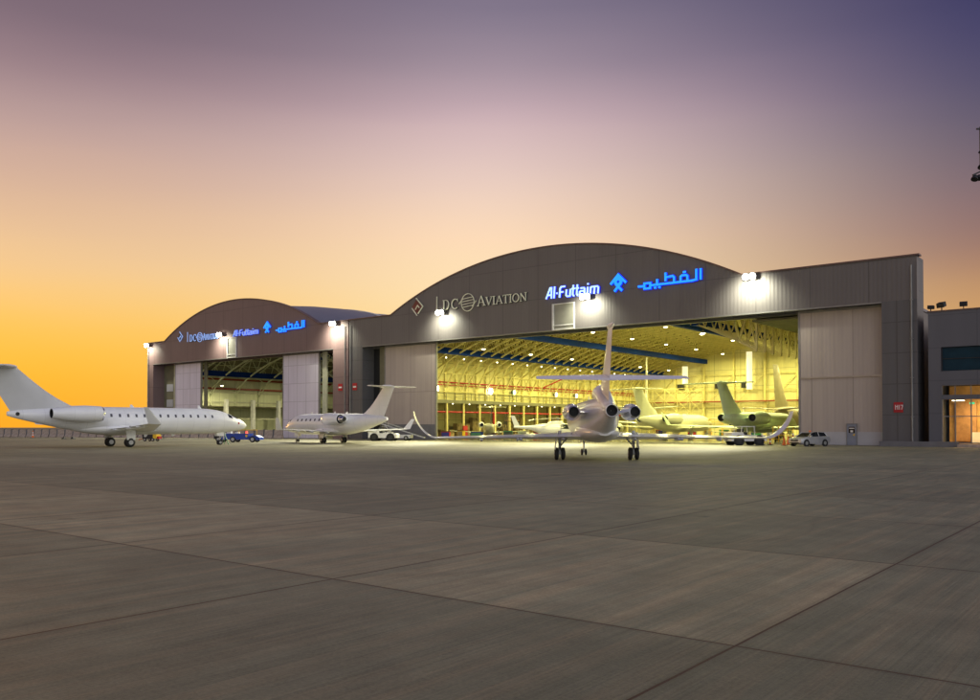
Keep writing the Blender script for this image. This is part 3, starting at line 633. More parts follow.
# number signs on pillars
for x, word, lb in ((-107.1, 'H', 'small red square sign on the right pillar of the smaller hangar'), (-103.6, 'H', 'small red square sign on the left pillar of the large hangar')):
    m = MB(); m.box((x-.5, YF-.09, 8.0), (x+.5, YF-.02, 9.15)); s = tag(m.build('pillar_sign', 'red_paint'), lb, 'sign', 'red signs on the hangar pillars')
    m = MB(); m.box((x-.38, YF-.105, 8.42), (x+.38, YF-.093, 8.68)); m.build('white_bar', 'white_trim', s)
m = MB(); x0, x1, z0, z1 = -21.98, -21.08, 3.5, 4.55
m.box((x0, YF-.09, z0), (x1, YF-.02, z1)); s = tag(m.build('pillar_sign', 'red_paint'), 'red sign with white number on the right pillar of the large hangar', 'sign', 'red signs on the hangar pillars')
m = MB(); yy0, yy1 = YF-.115, YF-.094
m.box((x0+.14, yy0, z0+.28), (x0+.21, yy1, z1-.28)); m.box((x0+.35, yy0, z0+.28), (x0+.42, yy1, z1-.28)); m.box((x0+.21, yy0, z0+.56), (x0+.35, yy1, z0+.63))
m.box((x0+.52, yy0, z0+.28), (x0+.59, yy1, z1-.28))
m.box((x0+.68, yy0, z1-.35), (x0+.90, yy1, z1-.28)); m.poly([(x0+.83, yy0, z1-.352), (x0+.90, yy0, z1-.352), (x0+.79, yy0, z0+.28), (x0+.72, yy0, z0+.28)], (0, yy1-yy0, 0)); m.build('number', 'white_trim', s)

# ------------------------------------------------------------ floodlights on the gables (lit)
def flood(x, z, label, wash, throw, dirv, par=None):
    t = empty('wall_floodlight', (x, YF-.52, z), 0, label, 'floodlight', 'lit floodlights on the hangar fronts')
    m = MB(); m.beam((0, .5, -.1), (0, .1, .12), .1); m.build('bracket', 'dark_metal', t)
    for s in (-.40, .40):
        m = MB(); m.poly([(s-.38, -.25, -.32), (s+.38, -.25, -.32), (s+.38, -.42, .34), (s-.38, -.42, .34)], (0, .38, .08)); hd = m.build('lamp_head', 'lamp_housing', t)
        m = MB(); m.lathe((s, -.345, 0), (0, -1, -.25), [(0, .38), (.06, .37), (.16, .26), (.21, .03)], 20, cap=True); m.build('lens', 'lamp_white', hd, smooth=True)
    light('SPOT', 'throw_lamp', (0, -.9, -.1), throw, (1, .97, .70), .5, dirv, 72, .7, t)
    light('SPOT', 'wash_lamp', (0, .1, -.42), wash*.9, (1, .98, .70), .25, (0, .35, -1), 165, 1, t); light('SPOT', 'wash_lamp', (0, -2.2, -.3), wash*5, (1, .98, .74), .3, (0, 1, -.75), 130, 1, t)
flood(-84.3, 19.0, 'lit floodlight below the metal lettering on the large hangar gable', 700, 60000, (.15, -1, -1.05))
flood(-59.0, 18.95, 'lit floodlight just under the blue lettering beside the hatch on the large hangar', 700, 64000, (-.1, -1, -1.05))
flood(-37.0, 19.15, 'lit floodlight at the right end of the arch on the large hangar', 900, 60000, (-.35, -1, -1.05))
flood(-166.3, 19.0, 'lit floodlight on the far left corner of the smaller hangar', 500, 12000, (.4, -1, -1))
flood(-140.4, 19.5, 'lit floodlight beside the hatch on the smaller hangar gable', 600, 16000, (.3, -1, -1))
flood(-108.2, 19.15, 'lit floodlight at the right end of the smaller hangar roof edge', 900, 38000, (.2, -1, -1))

# interior lamps
hb = None; ordn = ['first', 'second', 'third', 'fourth', 'fifth', 'sixth', 'seventh', 'eighth', 'ninth', 'tenth']
rows = [(-85.5, 'leftmost'), (-73, 'second'), (-60, 'third'), (-48, 'rightmost')]
def make_highbay():
    t = empty('high_bay_lamp', (0, 0, 0)); m = MB(); m.tube((0, 0, .35), (0, 0, 1.3), .03, n=6); m.build('rod', 'dark_metal', t)
    m = MB(); m.lathe((0, 0, 0), (0, 0, 1), [(0, .36), (.1, .34), (.3, .12), (.4, .10)], 16); m.build('shade', 'steel', t, smooth=True)
    m = MB(); m.lathe((0, 0, -.14), (0, 0, 1), [(0, .02), (.03, .18), (.12, .30), (.16, .33)], 16, cap=True); m.build('bulb', 'lamp_warm', t, smooth=True)
    return t
first = True; proto = make_highbay()
for x, rn in rows:
    for k in range(6):
        y = 106+k*13.0
        o = place(proto, not first, (x, y, zbB(x)-1.2)); first = False
        tag(o, f'glowing lamp in the {rn} roof row of the large hangar, {ordn[k]} from doorway', 'ceiling lamp', 'high bay lamps in the large hangar')
        if k % 2 == 0: light('AREA', 'lamp_glow', (0, 0, -.4), 1350, (1, .93, .34), .8, (0, 0, -1), parent=o)
for k, (x, y, z) in enumerate(((-154, 104, 10.6), (-148, 122, 12.5), (-122, 108, 12.8), (-126, 135, 13.5), (-138, 150, 15.0))):
    o = place(proto, True, (x, y, z)); tag(o, f'glowing high bay lamp under the smaller hangar roof, {ordn[k]} from the left', 'ceiling lamp', 'high bay lamps in the smaller hangar')
    for ch in [c for c in o.children if c.type == 'LIGHT']: bpy.data.objects.remove(ch)
    light('AREA', 'lamp_glow', (0, 0, -.4), 1500, (1, .92, .52), .8, (0, 0, -1), parent=o)
# wall floods inside
for k, (y, mt) in enumerate(((104.9, 'lamp_white'), (119.4, 'lamp_white'), (126.5, 'lamp_green'), (140.4, 'lamp_warm'), (147.8, 'lamp_warm'), (154.8, 'lamp_warm'), (174.0, 'lamp_warm'))):
    t = empty('inside_floodlight', (-94.9, y, 8.4), 0, f'bright floodlight on the left inside wall of the large hangar, {ordn[k]} from the doorway', 'floodlight', 'floodlights on the inside wall')
    m = MB(); m.box((-.2, -.34, -.30), (.25, .34, .32)); m.beam((-.2, 0, 0), (-.1, 0, -.8), .08); m.build('housing', 'lamp_housing', t)
    r = .55 if k < 2 else .40
    m = MB(); m.lathe((.262, 0, 0), (1, 0, 0), [(0, r), (.05, r*.9), (.09, .02)], 16, cap=True); m.build('lens', mt, t, smooth=True)
    if k in (0, 1, 3, 5): light('SPOT', 'lamp_glow', (.5, 0, 0), 700, (1, .88, .42), .3, (1, .1, -.25), 150, .6, t)
# small lamps along the first blue beam and under the mezzanine
m = MB()
for k in range(17): m.lathe((-89.5, 101.5+k*4.4, 13.12), (0, 0, -1), [(0, .10), (.12, .14), (.2, .02)], 8, cap=True)
o = m.build('beam_lamps', 'lamp_small', big); o.location = offB
m = MB()
for k in range(17): m.lathe((-94.85, 100.5+k*4.4, 6.0), (0, 0, -1), [(0, .08), (.1, .12), (.16, .02)], 8, cap=True)
o = m.build('mezzanine_lamps', 'lamp_small', big); o.location = offB

# ------------------------------------------------------------ office building on the right
ob = empty('office_building', (-8, YF, 0), 0, 'low grey office building with lit glazed entrance at the right edge', 'building'); oo = Vector((8, -YF, 0))
def BO(mb, nm, mats, parent=None, **k):
    o = mb.build(nm, mats, parent or ob, **k)
    if parent is None: o.location = oo
    return o
XA, XZ, ZT = -18.7, 12.0, 13.6
cladding('office_wall', (.105, .11, .132), 2.4, 4.8, 3.3, var=.05, seamdark=.8, bumpd=.0)
m = MB()
m.box((XA, YF, 0), (-17.55, YF+.5, ZT)); m.box((-17.55, YF, 10.0), (XZ, YF+.5, ZT)); m.box((-17.55, YF, 6.15), (XZ, YF+.5, 7.6)); m.box((4, YF, 0), (XZ, YF+.5, 6.15)); m.box((4, YF, 7.6), (XZ, YF+.5, 10.0))
m.box((-17.55, YF+.1, 4.75), (4, YF+.45, 5.2))
BO(m, 'front_wall', 'office_wall')
m = MB(); m.box((XA, YF+.52, 0), (XA+.4, YF+30, ZT-.02)); m.box((XA+.4, YF+29.6, 0), (XZ, YF+30, ZT-.02)); m.box((XA+.4, YF+.52, ZT-1.0), (XZ, YF+29.6, ZT-.7)); m.box((XA+.4, YF+.52, 6.4), (XZ, YF+29.6, 6.7)); BO(m, 'side_wall_and_roof', 'office_wall')
m = MB(); m.box((XA-.08, YF-.08, ZT+.004), (XZ, YF+.6, ZT+.12)); BO(m, 'parapet_cap', 'coping')
mat('window_teal', (.01, .035, .055), .35, var=.2, spec=.1)
for k in range(5):
    x0 = -17.5+k*4.3
    m = MB(); m.box((x0+.05, YF+.22, 7.65), (x0+4.2, YF+.26, 9.95)); wv = BO(m, 'window', 'window_teal')
    m = MB(); m.box((x0, YF+.12, 7.605), (x0+.05, YF+.3, 9.995)); m.box((x0+4.2, YF+.12, 7.605), (x0+4.25, YF+.3, 9.995)); m.box((x0+.05, YF+.14, 8.8), (x0+4.2, YF+.215, 8.86)); m.build('frame', 'dark_metal', wv)
# entrance glazing
m = MB()
for x in (-17.5, -16.35, -14.95, -13.75, -12.6, -10.4, -8.2, -6): m.box((x-.05, YF+.15, .35), (x+.05, YF+.3, 4.74)); m.box((x-.04, YF+.15, 5.21), (x+.04, YF+.3, 6.14))
m.box((-17.45, YF+.16, 3.0), (4, YF+.28, 3.1)); m.box((-17.45, YF+.16, .36), (4, YF+.28, .46)); BO(m, 'glazing_frame', 'steel_dull')
m = MB(); m.box((-17.5, YF+.21, .46), (4, YF+.222, 4.7)); BO(m, 'entrance_glass', 'glass')
m = MB(); m.box((-17.5, YF+.24, 5.22), (4, YF+.252, 6.13)); BO(m, 'fanlight_glass', 'glass')
# lobby inside
m = MB(); m.box((-17.9, YF+6, .3), (4, YF+6.2, 6.3)); BO(m, 'lobby_back_wall', 'amber_wall')
m = MB(); m.box((-18.2, YF+.6, .28), (4, YF+6, .34)); BO(m, 'lobby_floor', 'amber_wall')
m = MB()
for x0, x1, z0, z1 in ((-17.2, -15.3, .5, 4.6), (-14.4, -10.6, 2.2, 3.2), (-14.2, -10.4, .4, 1.5), (-9, -6, .6, 2.8)): m.box((x0, YF+5.5, z0), (x1, YF+5.9, z1))
BO(m, 'lobby_panelling', 'wood')
m = MB(); m.box((-15.6, YF+4.4, .35), (-11.8, YF+5.1, 1.45)); BO(m, 'reception_desk', 'white_trim')
m = MB()
for k in range(5): m.box((-17+k*3.5, YF+2.2, 4.66), (-16+k*3.5, YF+3.2, 4.72))
BO(m, 'lobby_lights', 'lamp_small')
m = MB(); m.box((-15.2, YF+.8, 4.25), (-14.75, YF+.84, 4.45)); BO(m, 'exit_sign', 'led_green')
light('AREA', 'lobby_glow', (8-14.5, 3.0, 4.5), 420, (1, .66, .26), 2.5, (0, .2, -1), parent=ob)
light('AREA', 'lobby_glow', (8-14.5, 2.4, 6.2), 60, (1, .66, .2), 1.5, (0, .4, -1), parent=ob)
# step and plinth
m = MB(); m.box((-23.2, YF-1.0, 0), (-16.0, YF-.02, .52)); tag(m.build('concrete_step', 'plinth'), 'low grey concrete plinth between the hangar pillar and the office entrance', 'plinth')
m = MB(); m.box((-15.9, YF-1.6, 0), (6, YF-.02, .30)); tag(m.build('entrance_step', 'concrete_block'), 'low entrance step in front of the lit office doors', 'step')
# rooftop lights, dark against the sky
for k, (x, lb) in enumerate(((-18.5, 'leftmost dark roof light on the office parapet'), (-17.5, 'second dark roof light on the office parapet, largest and tilted left'), (-15.55, 'rightmost dark roof light on the office parapet'))):
    t = empty('roof_floodlight', (x, YF+.3, ZT+.12), [0.5, -.5, .1][k], lb, 'floodlight', 'unlit roof lights on the office parapet')
    sc_ = [.75, 1.05, .9][k]
    m = MB(); m.beam((0, 0, 0), (0, 0, .35*sc_), .08); m.beam((-.25*sc_, 0, .35*sc_), (.25*sc_, 0, .35*sc_), .06); m.build('bracket', 'dark_metal', t)
    m = MB(); m.poly([(-.38*sc_, -.22, .25*sc_), (-.38*sc_, .2, .42*sc_), (-.38*sc_, .08, .85*sc_), (-.38*sc_, -.3, .68*sc_)], (.76*sc_, 0, 0)); m.build('lamp_head', 'black', t)
    m = MB(); m.poly([(-.33*sc_, -.27, .3*sc_), (-.33*sc_, -.335, .66*sc_), (.33*sc_, -.335, .66*sc_), (.33*sc_, -.27, .3*sc_)], (0, .03, 0)); m.build('lens', 'dark_metal', t)

# floodlight mast just outside the right edge, its lamp heads reach into the picture
mx, my = rd((980.5-490)/850*40, 40); mt_ = empty('floodlight_mast', (mx, my, 0), R(TH), 'tall mast whose dark lamp heads hang into the right edge of the sky', 'light mast')
m = MB(); m.tube((.8, 0, 0), (.8, 0, 17.2), .20, .10, 14); m.build('pole', 'dark_metal', mt_, smooth=True)
m = MB(); m.lathe((.8, 0, 0), (0, 0, 1), [(0, .45), (.06, .45), (.09, .24), (.5, .21)], 14); m.build('base_flange', 'dark_metal', mt_)
m = MB(); m.beam((-.05, 0, 16.1), (1.6, 0, 16.1), .07); m.beam((.2, 0, 14.25), (1.5, 0, 14.55), .08); m.beam((-.25, 0, 13.9), (.4, 0, 14.2), .07); m.beam((.12, 0, 14.2), (.12, 0, 16.2), .05); m.build('cross_arms', 'dark_metal', mt_)
for x, z, s in ((-.15, 13.75, .26), (.05, 13.78, .24), (.16, 14.3, .24), (.5, 14.4, .3), (.9, 14.4, .3), (.12, 15.0, .13), (.6, 15.1, .16)):
    m = MB(); m.lathe((x, 0, z), (-.4, -.3, -.9), [(-s*.55, .05), (-s*.5, s*.4), (s*.1, s*.62), (s*.3, s*.62)], 12, cap=True); m.build('lamp_head', 'black', mt_, smooth=True)

def rebase(root, loc):
    loc = Vector(loc); root.location = loc
    for ch in root.children: ch.location = ch.location-loc
for o in [o for o in col.objects if o.name.startswith('lettering_sign')]: rebase(o, (-89 if 'large' in o['label'] else -154, 94.8, 19))
for o in [o for o in col.objects if o.name.startswith('illuminated_sign')]: rebase(o, (-54 if 'on the large' in o['label'] else -126, 94.8, 19))

# ------------------------------------------------------------ aircraft
def interp(tab, t):
    if t <= tab[0][0]: return tab[0][1:]
    for a, b in zip(tab, tab[1:]):
        if t <= b[0]:
            k = (t-a[0])/(b[0]-a[0]); return [a[i]+(b[i]-a[i])*k for i in range(1, len(a))]
    return tab[-1][1:]
def smooth_tab(tab, n):
    """Catmull-Rom through the table rows"""
    out = []
    for i in range(n+1):
        t = tab[0][0]+(tab[-1][0]-tab[0][0])*i/n
        j = max(k for k in range(len(tab)) if tab[k][0] <= t+1e-9); j = min(j, len(tab)-2)
        p0 = tab[max(j-1, 0)]; p1 = tab[j]; p2 = tab[j+1]; p3 = tab[min(j+2, len(tab)-1)]
        h = p2[0]-p1[0]; u = (t-p1[0])/h; row = [t]
        for q in range(1, len(p1)):
            m1 = (p2[q]-p0[q])/max(1e-6, p2[0]-p0[0])*h if j > 0 else (p2[q]-p1[q])
            m2 = (p3[q]-p1[q])/max(1e-6, p3[0]-p1[0])*h if j+2 < len(tab) else (p2[q]-p1[q])
            row.append((2*u**3-3*u*u+1)*p1[q]+(u**3-2*u*u+u)*m1+(-2*u**3+3*u*u)*p2[q]+(u**3-u*u)*m2)
        out.append(row)
    return out
BIZ = [(0, .04, .04, -.36), (.008, .20, .20, -.355), (.03, .42, .40, -.31), (.06, .60, .56, -.24), (.09, .75, .71, -.145), (.13, .86, .85, -.05), (.17, .96, .95, -.015), (.22, 1, 1, 0), (.60, 1, 1, 0), (.68, .95, .96, .03), (.76, .80, .84, .12), (.84, .60, .66, .24), (.91, .40, .46, .34), (.97, .22, .27, .42), (1, .10, .14, .46)]
AIRL = [(0, .03, .03, -.28), (.015, .30, .30, -.25), (.04, .58, .56, -.18), (.08, .82, .82, -.08), (.13, .97, .97, -.01), (.18, 1, 1, 0), (.68, 1, 1, 0), (.78, .82, .85, .14), (.88, .52, .58, .36), (.96, .25, .30, .54), (1, .10, .13, .62)]
def wing_sections(secs, n=10):
    """secs: (lead edge point, chord, thickness ratio, up direction); chord runs toward -x"""
    prof = [(0, 0), (.012, .30), (.05, .58), (.15, .88), (.30, 1.0), (.50, .86), (.75, .46), (1, .03)]
    rings = []
    for le, ch, tk, up in secs:
        up = Vector(up).normalized(); le = Vector(le); r = []
        for x, h in prof: r.append(le+Vector((-x*ch, 0, 0))+up*(h*tk*ch*.5))
        for x, h in reversed(prof[1:-1]): r.append(le+Vector((-x*ch, 0, 0))-up*(h*tk*ch*.42))
        rings.append(r)
    return rings
def wheel_set(parent, x, y, zr, wr, ww, gap, twin=True):
    for s in ((-1, 1) if twin else (0,)):
        yc = y+s*gap
        m = MB(); m.lathe((x, yc-ww/2, zr), (0, 1, 0), [(0, wr*.62), (.02, wr*.9), (ww*.25, wr), (ww*.75, wr), (ww-.02, wr*.9), (ww, wr*.62)], 20, cap=True); ty = m.build('wheel', 'rubber', parent, smooth=True)
        m = MB(); m.lathe((x, yc-ww/2-.012, zr), (0, 1, 0), [(0, .02), (.0, wr*.5), (ww+.024, wr*.5), (ww+.024, .02)], 14, cap=True); m.build('rim', 'steel', ty)
def jet(s, label, cat='jet aeroplane', group=None):
    """nose to +x, origin on the ground midway between the main wheels"""
    paint = s.get('paint', 'jet_white'); Ln, Lt, Rr, zc = s['Ln'], s['Lt'], s['R'], s['zc']; Lf = Ln+Lt
    t = empty('jet_aeroplane', label=label, cat=cat, group=group)
    tab = smooth_tab(s.get('tab', BIZ), 56)
    def st(tt):
        a = interp(tab, tt); return a[0]*Rr, a[1]*Rr*s.get('tall', 1.04), zc+a[2]*Rr
    def surf(x, ang, off=0.):   # ang from +y (port) up
        hw, hh, z0 = st((Ln-x)/Lf); return Vector((x, (hw+off)*math.cos(ang), z0+(hh+off)*math.sin(ang)))
    n = 32; m = MB()
    m.loft([[Vector((Ln-r[0]*Lf, r[1]*Rr*math.cos(2*math.pi*i/n), zc+r[3]*Rr+r[2]*Rr*s.get('tall', 1.04)*math.sin(2*math.pi*i/n))) for i in range(n)] for r in tab])
    body = m.build('fuselage', paint, t, smooth=True, angle=60)
    def patch(name, x0, x1, a0, a1, mt, off=.012, nx=3, na=3, taper=0, parent=body):
        for sd in (1, -1):
            g_ = []
            for i in range(nx+1):
                row = []
                for j in range(na+1):
                    x = x0+(x1-x0)*i/nx; a = a0+(a1-a0)*j/na; 
                    if taper: x -= taper*(j/na)
                    if sd < 0: a = math.pi-a
                    row.append(surf(x, a, off))
                g_.append(row)
            q = MB(); q.loft(g_, cap=False, closed=False); q.build(name, mt, parent, smooth=True)
    # cabin windows
    nwn, w0, w1 = s.get('win', (0, 0, 0))
    for k in range(nwn):
        x = w0+(w1-w0)*k/max(1, nwn-1); ww = s.get('ww', .17)
        patch('cabin_window', x-ww, x+ww, R(s.get('wa', 15)), R(s.get('wa', 15)+14), 'window_dark', .010)
    # cockpit glazing
    f0 = Ln-Lf*.088; f1 = Ln-Lf*.056
    patch('windscreen', f0, f1, R(50), R(84), 'jet_glass', .012, 3, 4, -.0)
    patch('side_window', Ln-Lf*.112, Ln-Lf*.092, R(30), R(58), 'jet_glass', .012)
    # door outline, thin dark seam
    if s.get('door'):
        xd = s['door']
        for (a, b, c, d_) in ((xd-.42, xd-.38, -12, 50), (xd+.38, xd+.42, -12, 50), (xd-.38, xd+.38, 50, 53)):
            g_ = [[surf(a+(b-a)*i, R(c+(d_-c)*j/6), .006) for j in range(7)] for i in (0, 1)]
            q = MB(); q.loft(g_, cap=False, closed=False); q.build('door_seam', 'door_grey', body, smooth=True)
    # belly fairing
    bx0, bx1 = s.get('belly', (4.2, -4.2)); m = MB(); rg = []
    for i in range(13):
        u = i/12; x = bx0+(bx1-bx0)*u; k = math.sin(math.pi*min(max(u, .02), .98))**.45
        rg.append([Vector((x, Rr*1.06*k*math.cos(a), zc-Rr*.62+Rr*.52*k*math.sin(a))) for a in [2*math.pi*j/20 for j in range(20)]])
    m.loft(rg); m.build('belly_fairing', paint, t, smooth=True, angle=70)
    # wings
    hs = s['span']/2; wz = s['wz']; wx = s['wx']; cr, ct = s['chord']; sw = math.tan(R(s['sweep'])); dh = math.tan(R(s.get('dih', 3)))
    for sd in (1, -1):
        secs = []
        for y in (Rr*.3, Rr*1.0, hs*.35, hs*.6, hs*.85, hs):
            u = (y-Rr*.3)/(hs-Rr*.3); c = cr+(ct-cr)*(u**.62 if u < 1 else 1)
            secs.append(((wx-sw*(y-Rr*.3), sd*y, wz+dh*(y-Rr*.3)), c, .13-.04*u, (0, 0, 1)))
        zt_ = wz+dh*(hs-Rr*.3); xt = wx-sw*(hs-Rr*.3)
        m = MB(); m.loft(wing_sections(secs)); wg = m.build('wing', s.get('wpaint', paint), t, smooth=True, angle=35)
        for y0_, y1_ in ((.22, .48), (.50, .72)):
            for fr in (y0_, y1_):
                m = MB(); y = hs*fr; u = (y-Rr*.3)/(hs-Rr*.3); c = cr+(ct-cr)*u**.62; x = wx-sw*(y-Rr*.3)-c
                m.lathe((x+c*.45, sd*y, wz+dh*(y-Rr*.3)-.10), (-1, 0, -.02), [(0, .01), (.4, .09), (c*.45, .10), (c*.58, .01)], 8)
                m.build('flap_track_fairing', paint, wg, smooth=True)
        wh = s.get('wl', 0)
        if wh:
            lean = s.get('lean', .25); wc = s.get('wlc', .5); rg = []; 
            P = [(0, 0), (.06, .015), (.22, .09), (.40, .26), (.60, .52), (.8, .76), (1, 1)] if s.get('blend') else [(0, 0), (.12, .12), (.5, .5), (1, 1)]
            # blended curve: y grows first, then z
            for i in range(9):
                u = i/8
                if s.get('blend'): yy = hs+wh*lean*(1-(1-u)**1.5)*1.25; z2 = zt_+wh*(u**1.55)
                else: yy = hs+wh*lean*u; z2 = zt_+wh*u
                c = ct*(1-(1-wc)*u); up = (0, -sd*min(1, .2+u*2), max(0.02, 1-u*1.2))
                rg.append(((xt-s.get('wls', .9)*wh*u*.8-(ct-c)*.15, sd*yy, z2), c, .09, up))
            m = MB(); m.loft(wing_sections(rg)); m.build('winglet', s.get('wlpaint', paint), wg, smooth=True, angle=50)
    # fin
    F = s['fin']; fx0, fz0, fc0, fx1, fz1, fc1 = F   # lead edge x,z,chord at base; at tip
    m = MB(); rg = []
    for i in range(7):
        u = i/6; k = u if i else 0
        xx = fx0+(fx1-fx0)*u+(.55*(1-u)**4*fc0*.6); c = fc0+(fc1-fc0)*u+(.55*(1-u)**4*fc0*.6); rg.append(((xx, 0, fz0+(fz1-fz0)*u), c, .10 if not s.get('thick') else .12, (0, 1, 0)))
    m.loft(wing_sections(rg)); fin = m.build('tail_fin', s.get('finpaint', paint), t, smooth=True, angle=40)
    if s.get('fincap'):
        m = MB(); m.lathe((fx1+.15, 0, fz1), (-1, 0, 0), [(0, .02), (.15, .12), (.6, .17), (fc1+.1, .10), (fc1+.5, .02)], 12); m.build('tip_fairing', paint, fin, smooth=True)
    m = MB(); c0 = .28
    # rudder line
    m.beam((fx0-fc0*.70, .0, fz0+.4), (fx1-fc1*.70, .0, fz1-.2), .02, fc0*.0+.125); m.build('rudder_seam', 'door_grey', fin)
    # stabiliser
    sx, sz, ssp, scr, sct, ssw, sdh = s['stab']
    for sd in (1, -1):
        m = MB(); rg = [((sx-math.tan(R(ssw))*y, sd*y, sz+math.tan(R(sdh))*y), scr+(sct-scr)*y/(ssp/2), .12, (0, 0, 1)) for y in (0.0, ssp*.25, ssp*.5)]
        rr_ = wing_sections(rg)
        for q in rr_:
            for p in q: p.z -= (q[0].x-p.x)*math.tan(R(s.get('inc', 0)))
        m.loft(rr_); m.build('tailplane', s.get('stpaint', paint), t, smooth=True, angle=40)
    if s.get('bullet'):
        m = MB(); m.lathe((sx+s['bullet']*.3, 0, sz+.02), (-1, 0, 0), [(0, .02), (.2, .13), (.7, .22), (scr*.9, .17), (scr+s['bullet'], .02)], 14); m.build('bullet_fairing', paint, t, smooth=True)
    # side engines
    for (ex, ey, ez, er, el) in s.get('engines', ()):
        kz = .98 if s.get('plug') else .78
        for sd in (1, -1):
            m = MB(); m.lathe((ex, sd*ey, ez), (-1, 0, 0), [(.10, er*.80), (.0, er*.86), (.03, er*.94), (.25, er*1.02), (el*.35, er*1.08), (el*.62, er*1.0), (el*.86, er*kz), (el, er*(kz-.14)), (el+.01, er*(kz-.18)), (el-.35, er*(kz-.2))], 28); nc = m.build('nacelle', s.get('npaint', paint), t, smooth=True, angle=55)
            m = MB(); m.lathe((ex, sd*ey, ez), (-1, 0, 0), [(.12, er*.805), (.015, er*.855), (-.012, er*.90), (.03, er*.955), (.16, er*1.0)], 28); m.build('intake_lip', 'chrome', nc, smooth=True)
            m = MB(); m.lathe((ex, sd*ey, ez), (-1, 0, 0), [(.35, .02), (.36, er*.8), (.05, er*.81)], 24); m.lathe((ex, sd*ey, ez), (-1, 0, 0), [(.12, .01), (.22, er*.16), (.36, er*.24)], 16); m.build('fan', 'fan_dark', nc, smooth=True)
            m = MB(); m.lathe((ex, sd*ey, ez), (-1, 0, 0), [(el-.3, .02), (el-.3, er*(kz-.22)), (el-.03, er*(kz-.195))], 24); m.build('exhaust', 'black', nc, smooth=True)
            if s.get('plug'):
                m = MB(); m.lathe((ex, sd*ey, ez), (-1, 0, 0), [(el-.29, er*.60), (el+.15, er*.62), (el+.75, er*.46), (el+.8, er*.40), (el+.6, er*.36)], 20); cz__ = m.build('core_nozzle', 'chrome', nc, smooth=True); m = MB(); m.lathe((ex, sd*ey, ez), (-1, 0, 0), [(el+.62, .01), (el+.62, er*.37)], 16); m.build('nozzle_hole', 'black', cz__)
            hw, hh, z0 = st((Ln-(ex-el*.55))/Lf)
            if s.get('podwing'): m = MB(); m.poly([(ex-.4, sd*(ey-.12), ez+er*.9), (ex-el*.9, sd*(ey-.12), ez+er*.6), (ex-el*.9-.6, sd*(ey-.12), wz+.6), (ex-el*.3, sd*(ey-.12), wz+.5)], (0, .24*sd, 0))
            else: m = MB(); m.loft(wing_sections([((ex-el*.22, sd*hw*.5, ez-.05), el*.6, .14, (0, 0, 1)), ((ex-el*.25, sd*(ey-er*.8), ez-.02), el*.55, .14, (0, 0, 1))]))
            m.build('engine_pylon', paint, nc, smooth=True, angle=40)
    # centre engine (three-engined jets)
    if s.get('centre'):
        cx_, cz_, cr_, ix, iz, ir = s['centre']  # nozzle x,z,r ; intake x,z,r
        m = MB(); m.lathe((ix, 0, iz), (-1, 0, 0), [(.25, ir*.70), (0, ir*.78), (-.02, ir*.88), (.12, ir*1.0), (.8, ir*1.06)], 24)
        pr = []
        for i in range(9):
            u = i/8; r = ir*1.06+(cr_*1.25-ir*1.06)*u; z = iz+(cz_-iz)*(u*u*(3-2*u)); x = ix-.8+(cx_-ix+.8)*u
            pr.append([Vector((x, r*math.cos(a), z+r*math.sin(a))) for a in [2*math.pi*j/24 for j in range(24)]])
        m.loft(pr, cap=False); m.lathe((cx_, 0, cz_), (-1, 0, 0), [(-.1, cr_*1.25), (.3, cr_*1.06), (.3, cr_*.98), (-.1, cr_*.95)], 24); ce = m.build('centre_engine_duct', paint, t, smooth=True, angle=60)
        m = MB(); m.lathe((ix, 0, iz), (-1, 0, 0), [(.3, .02), (.3, ir*.7), (.05, ir*.76)], 20); m.build('intake', 'black', ce, smooth=True)
        m = MB(); m.lathe((cx_, 0, cz_), (-1, 0, 0), [(-.15, .02), (-.15, cr_*.94), (.29, cr_*.985)], 20); m.build('exhaust', 'black', ce, smooth=True)
    # gear
    tr = s['track']/2; wr = s.get('wr', .38); tw = s.get('twin', True)
    for sd in (1, -1):
        m = MB(); m.tube((0, sd*tr, wr), (.05, sd*tr, wz+.35), .085, .10, 12); m.tube((0, sd*(tr-.36), wr), (0, sd*(tr+.36), wr), .06, n=10)
        m.tube((.0, sd*tr, wr+.45), (-.1, sd*(tr-.75), wz+.2), .05, n=8); m.tube((.04, sd*tr, wr+.2), (-.30, sd*tr, wr+.42), .035, n=8); m.tube((-.30, sd*tr, wr+.42), (.04, sd*tr, wr+.75), .035, n=8); lg = m.build('main_landing_gear', 'steel', t, smooth=True)
        m = MB(); m.poly([(.45, sd*(tr+.28), wr+.25), (-.4, sd*(tr+.28), wr+.25), (-.5, sd*(tr+.16), wz+.25), (.5, sd*(tr+.16), wz+.25)], (0, .03*sd, 0)); m.build('gear_door', paint, lg)
        wheel_set(lg, 0, sd*tr, wr, wr, .24, .20, tw)
    nx = s['nose']; nr = s.get('nr', wr*.62)
    m = MB(); m.tube((nx, 0, nr), (nx+.05, 0, zc-Rr*.85), .05, .07, 10); m.tube((nx, -.25, nr), (nx, .25, nr), .045, n=8); m.tube((nx, 0, nr+.3), (nx+.7, 0, zc-Rr*.85), .035, n=8); lg = m.build('nose_landing_gear', 'steel', t, smooth=True)
    m = MB(); m.box((nx-.45, .2, zc-Rr*1.25), (nx+.4, .23, zc-Rr*.82)); m.box((nx-.45, -.23, zc-Rr*1.25), (nx+.4, -.2, zc-Rr*.82)); m.build('gear_door', paint, lg)
    wheel_set(lg, nx, 0, nr, nr, .14, .14, True)
    for (px_, pz_, hh) in s.get('antenna', ()):
        m = MB(); a = surf(px_, math.pi/2 if pz_ > 0 else -math.pi/2, -.03); m.poly([a, a+Vector((-.45, 0, 0)), a+Vector((-.45, 0, hh*pz_)), a+Vector((-.25, 0, hh*pz_))], (0, .03, 0)); m.build('antenna', paint, body)
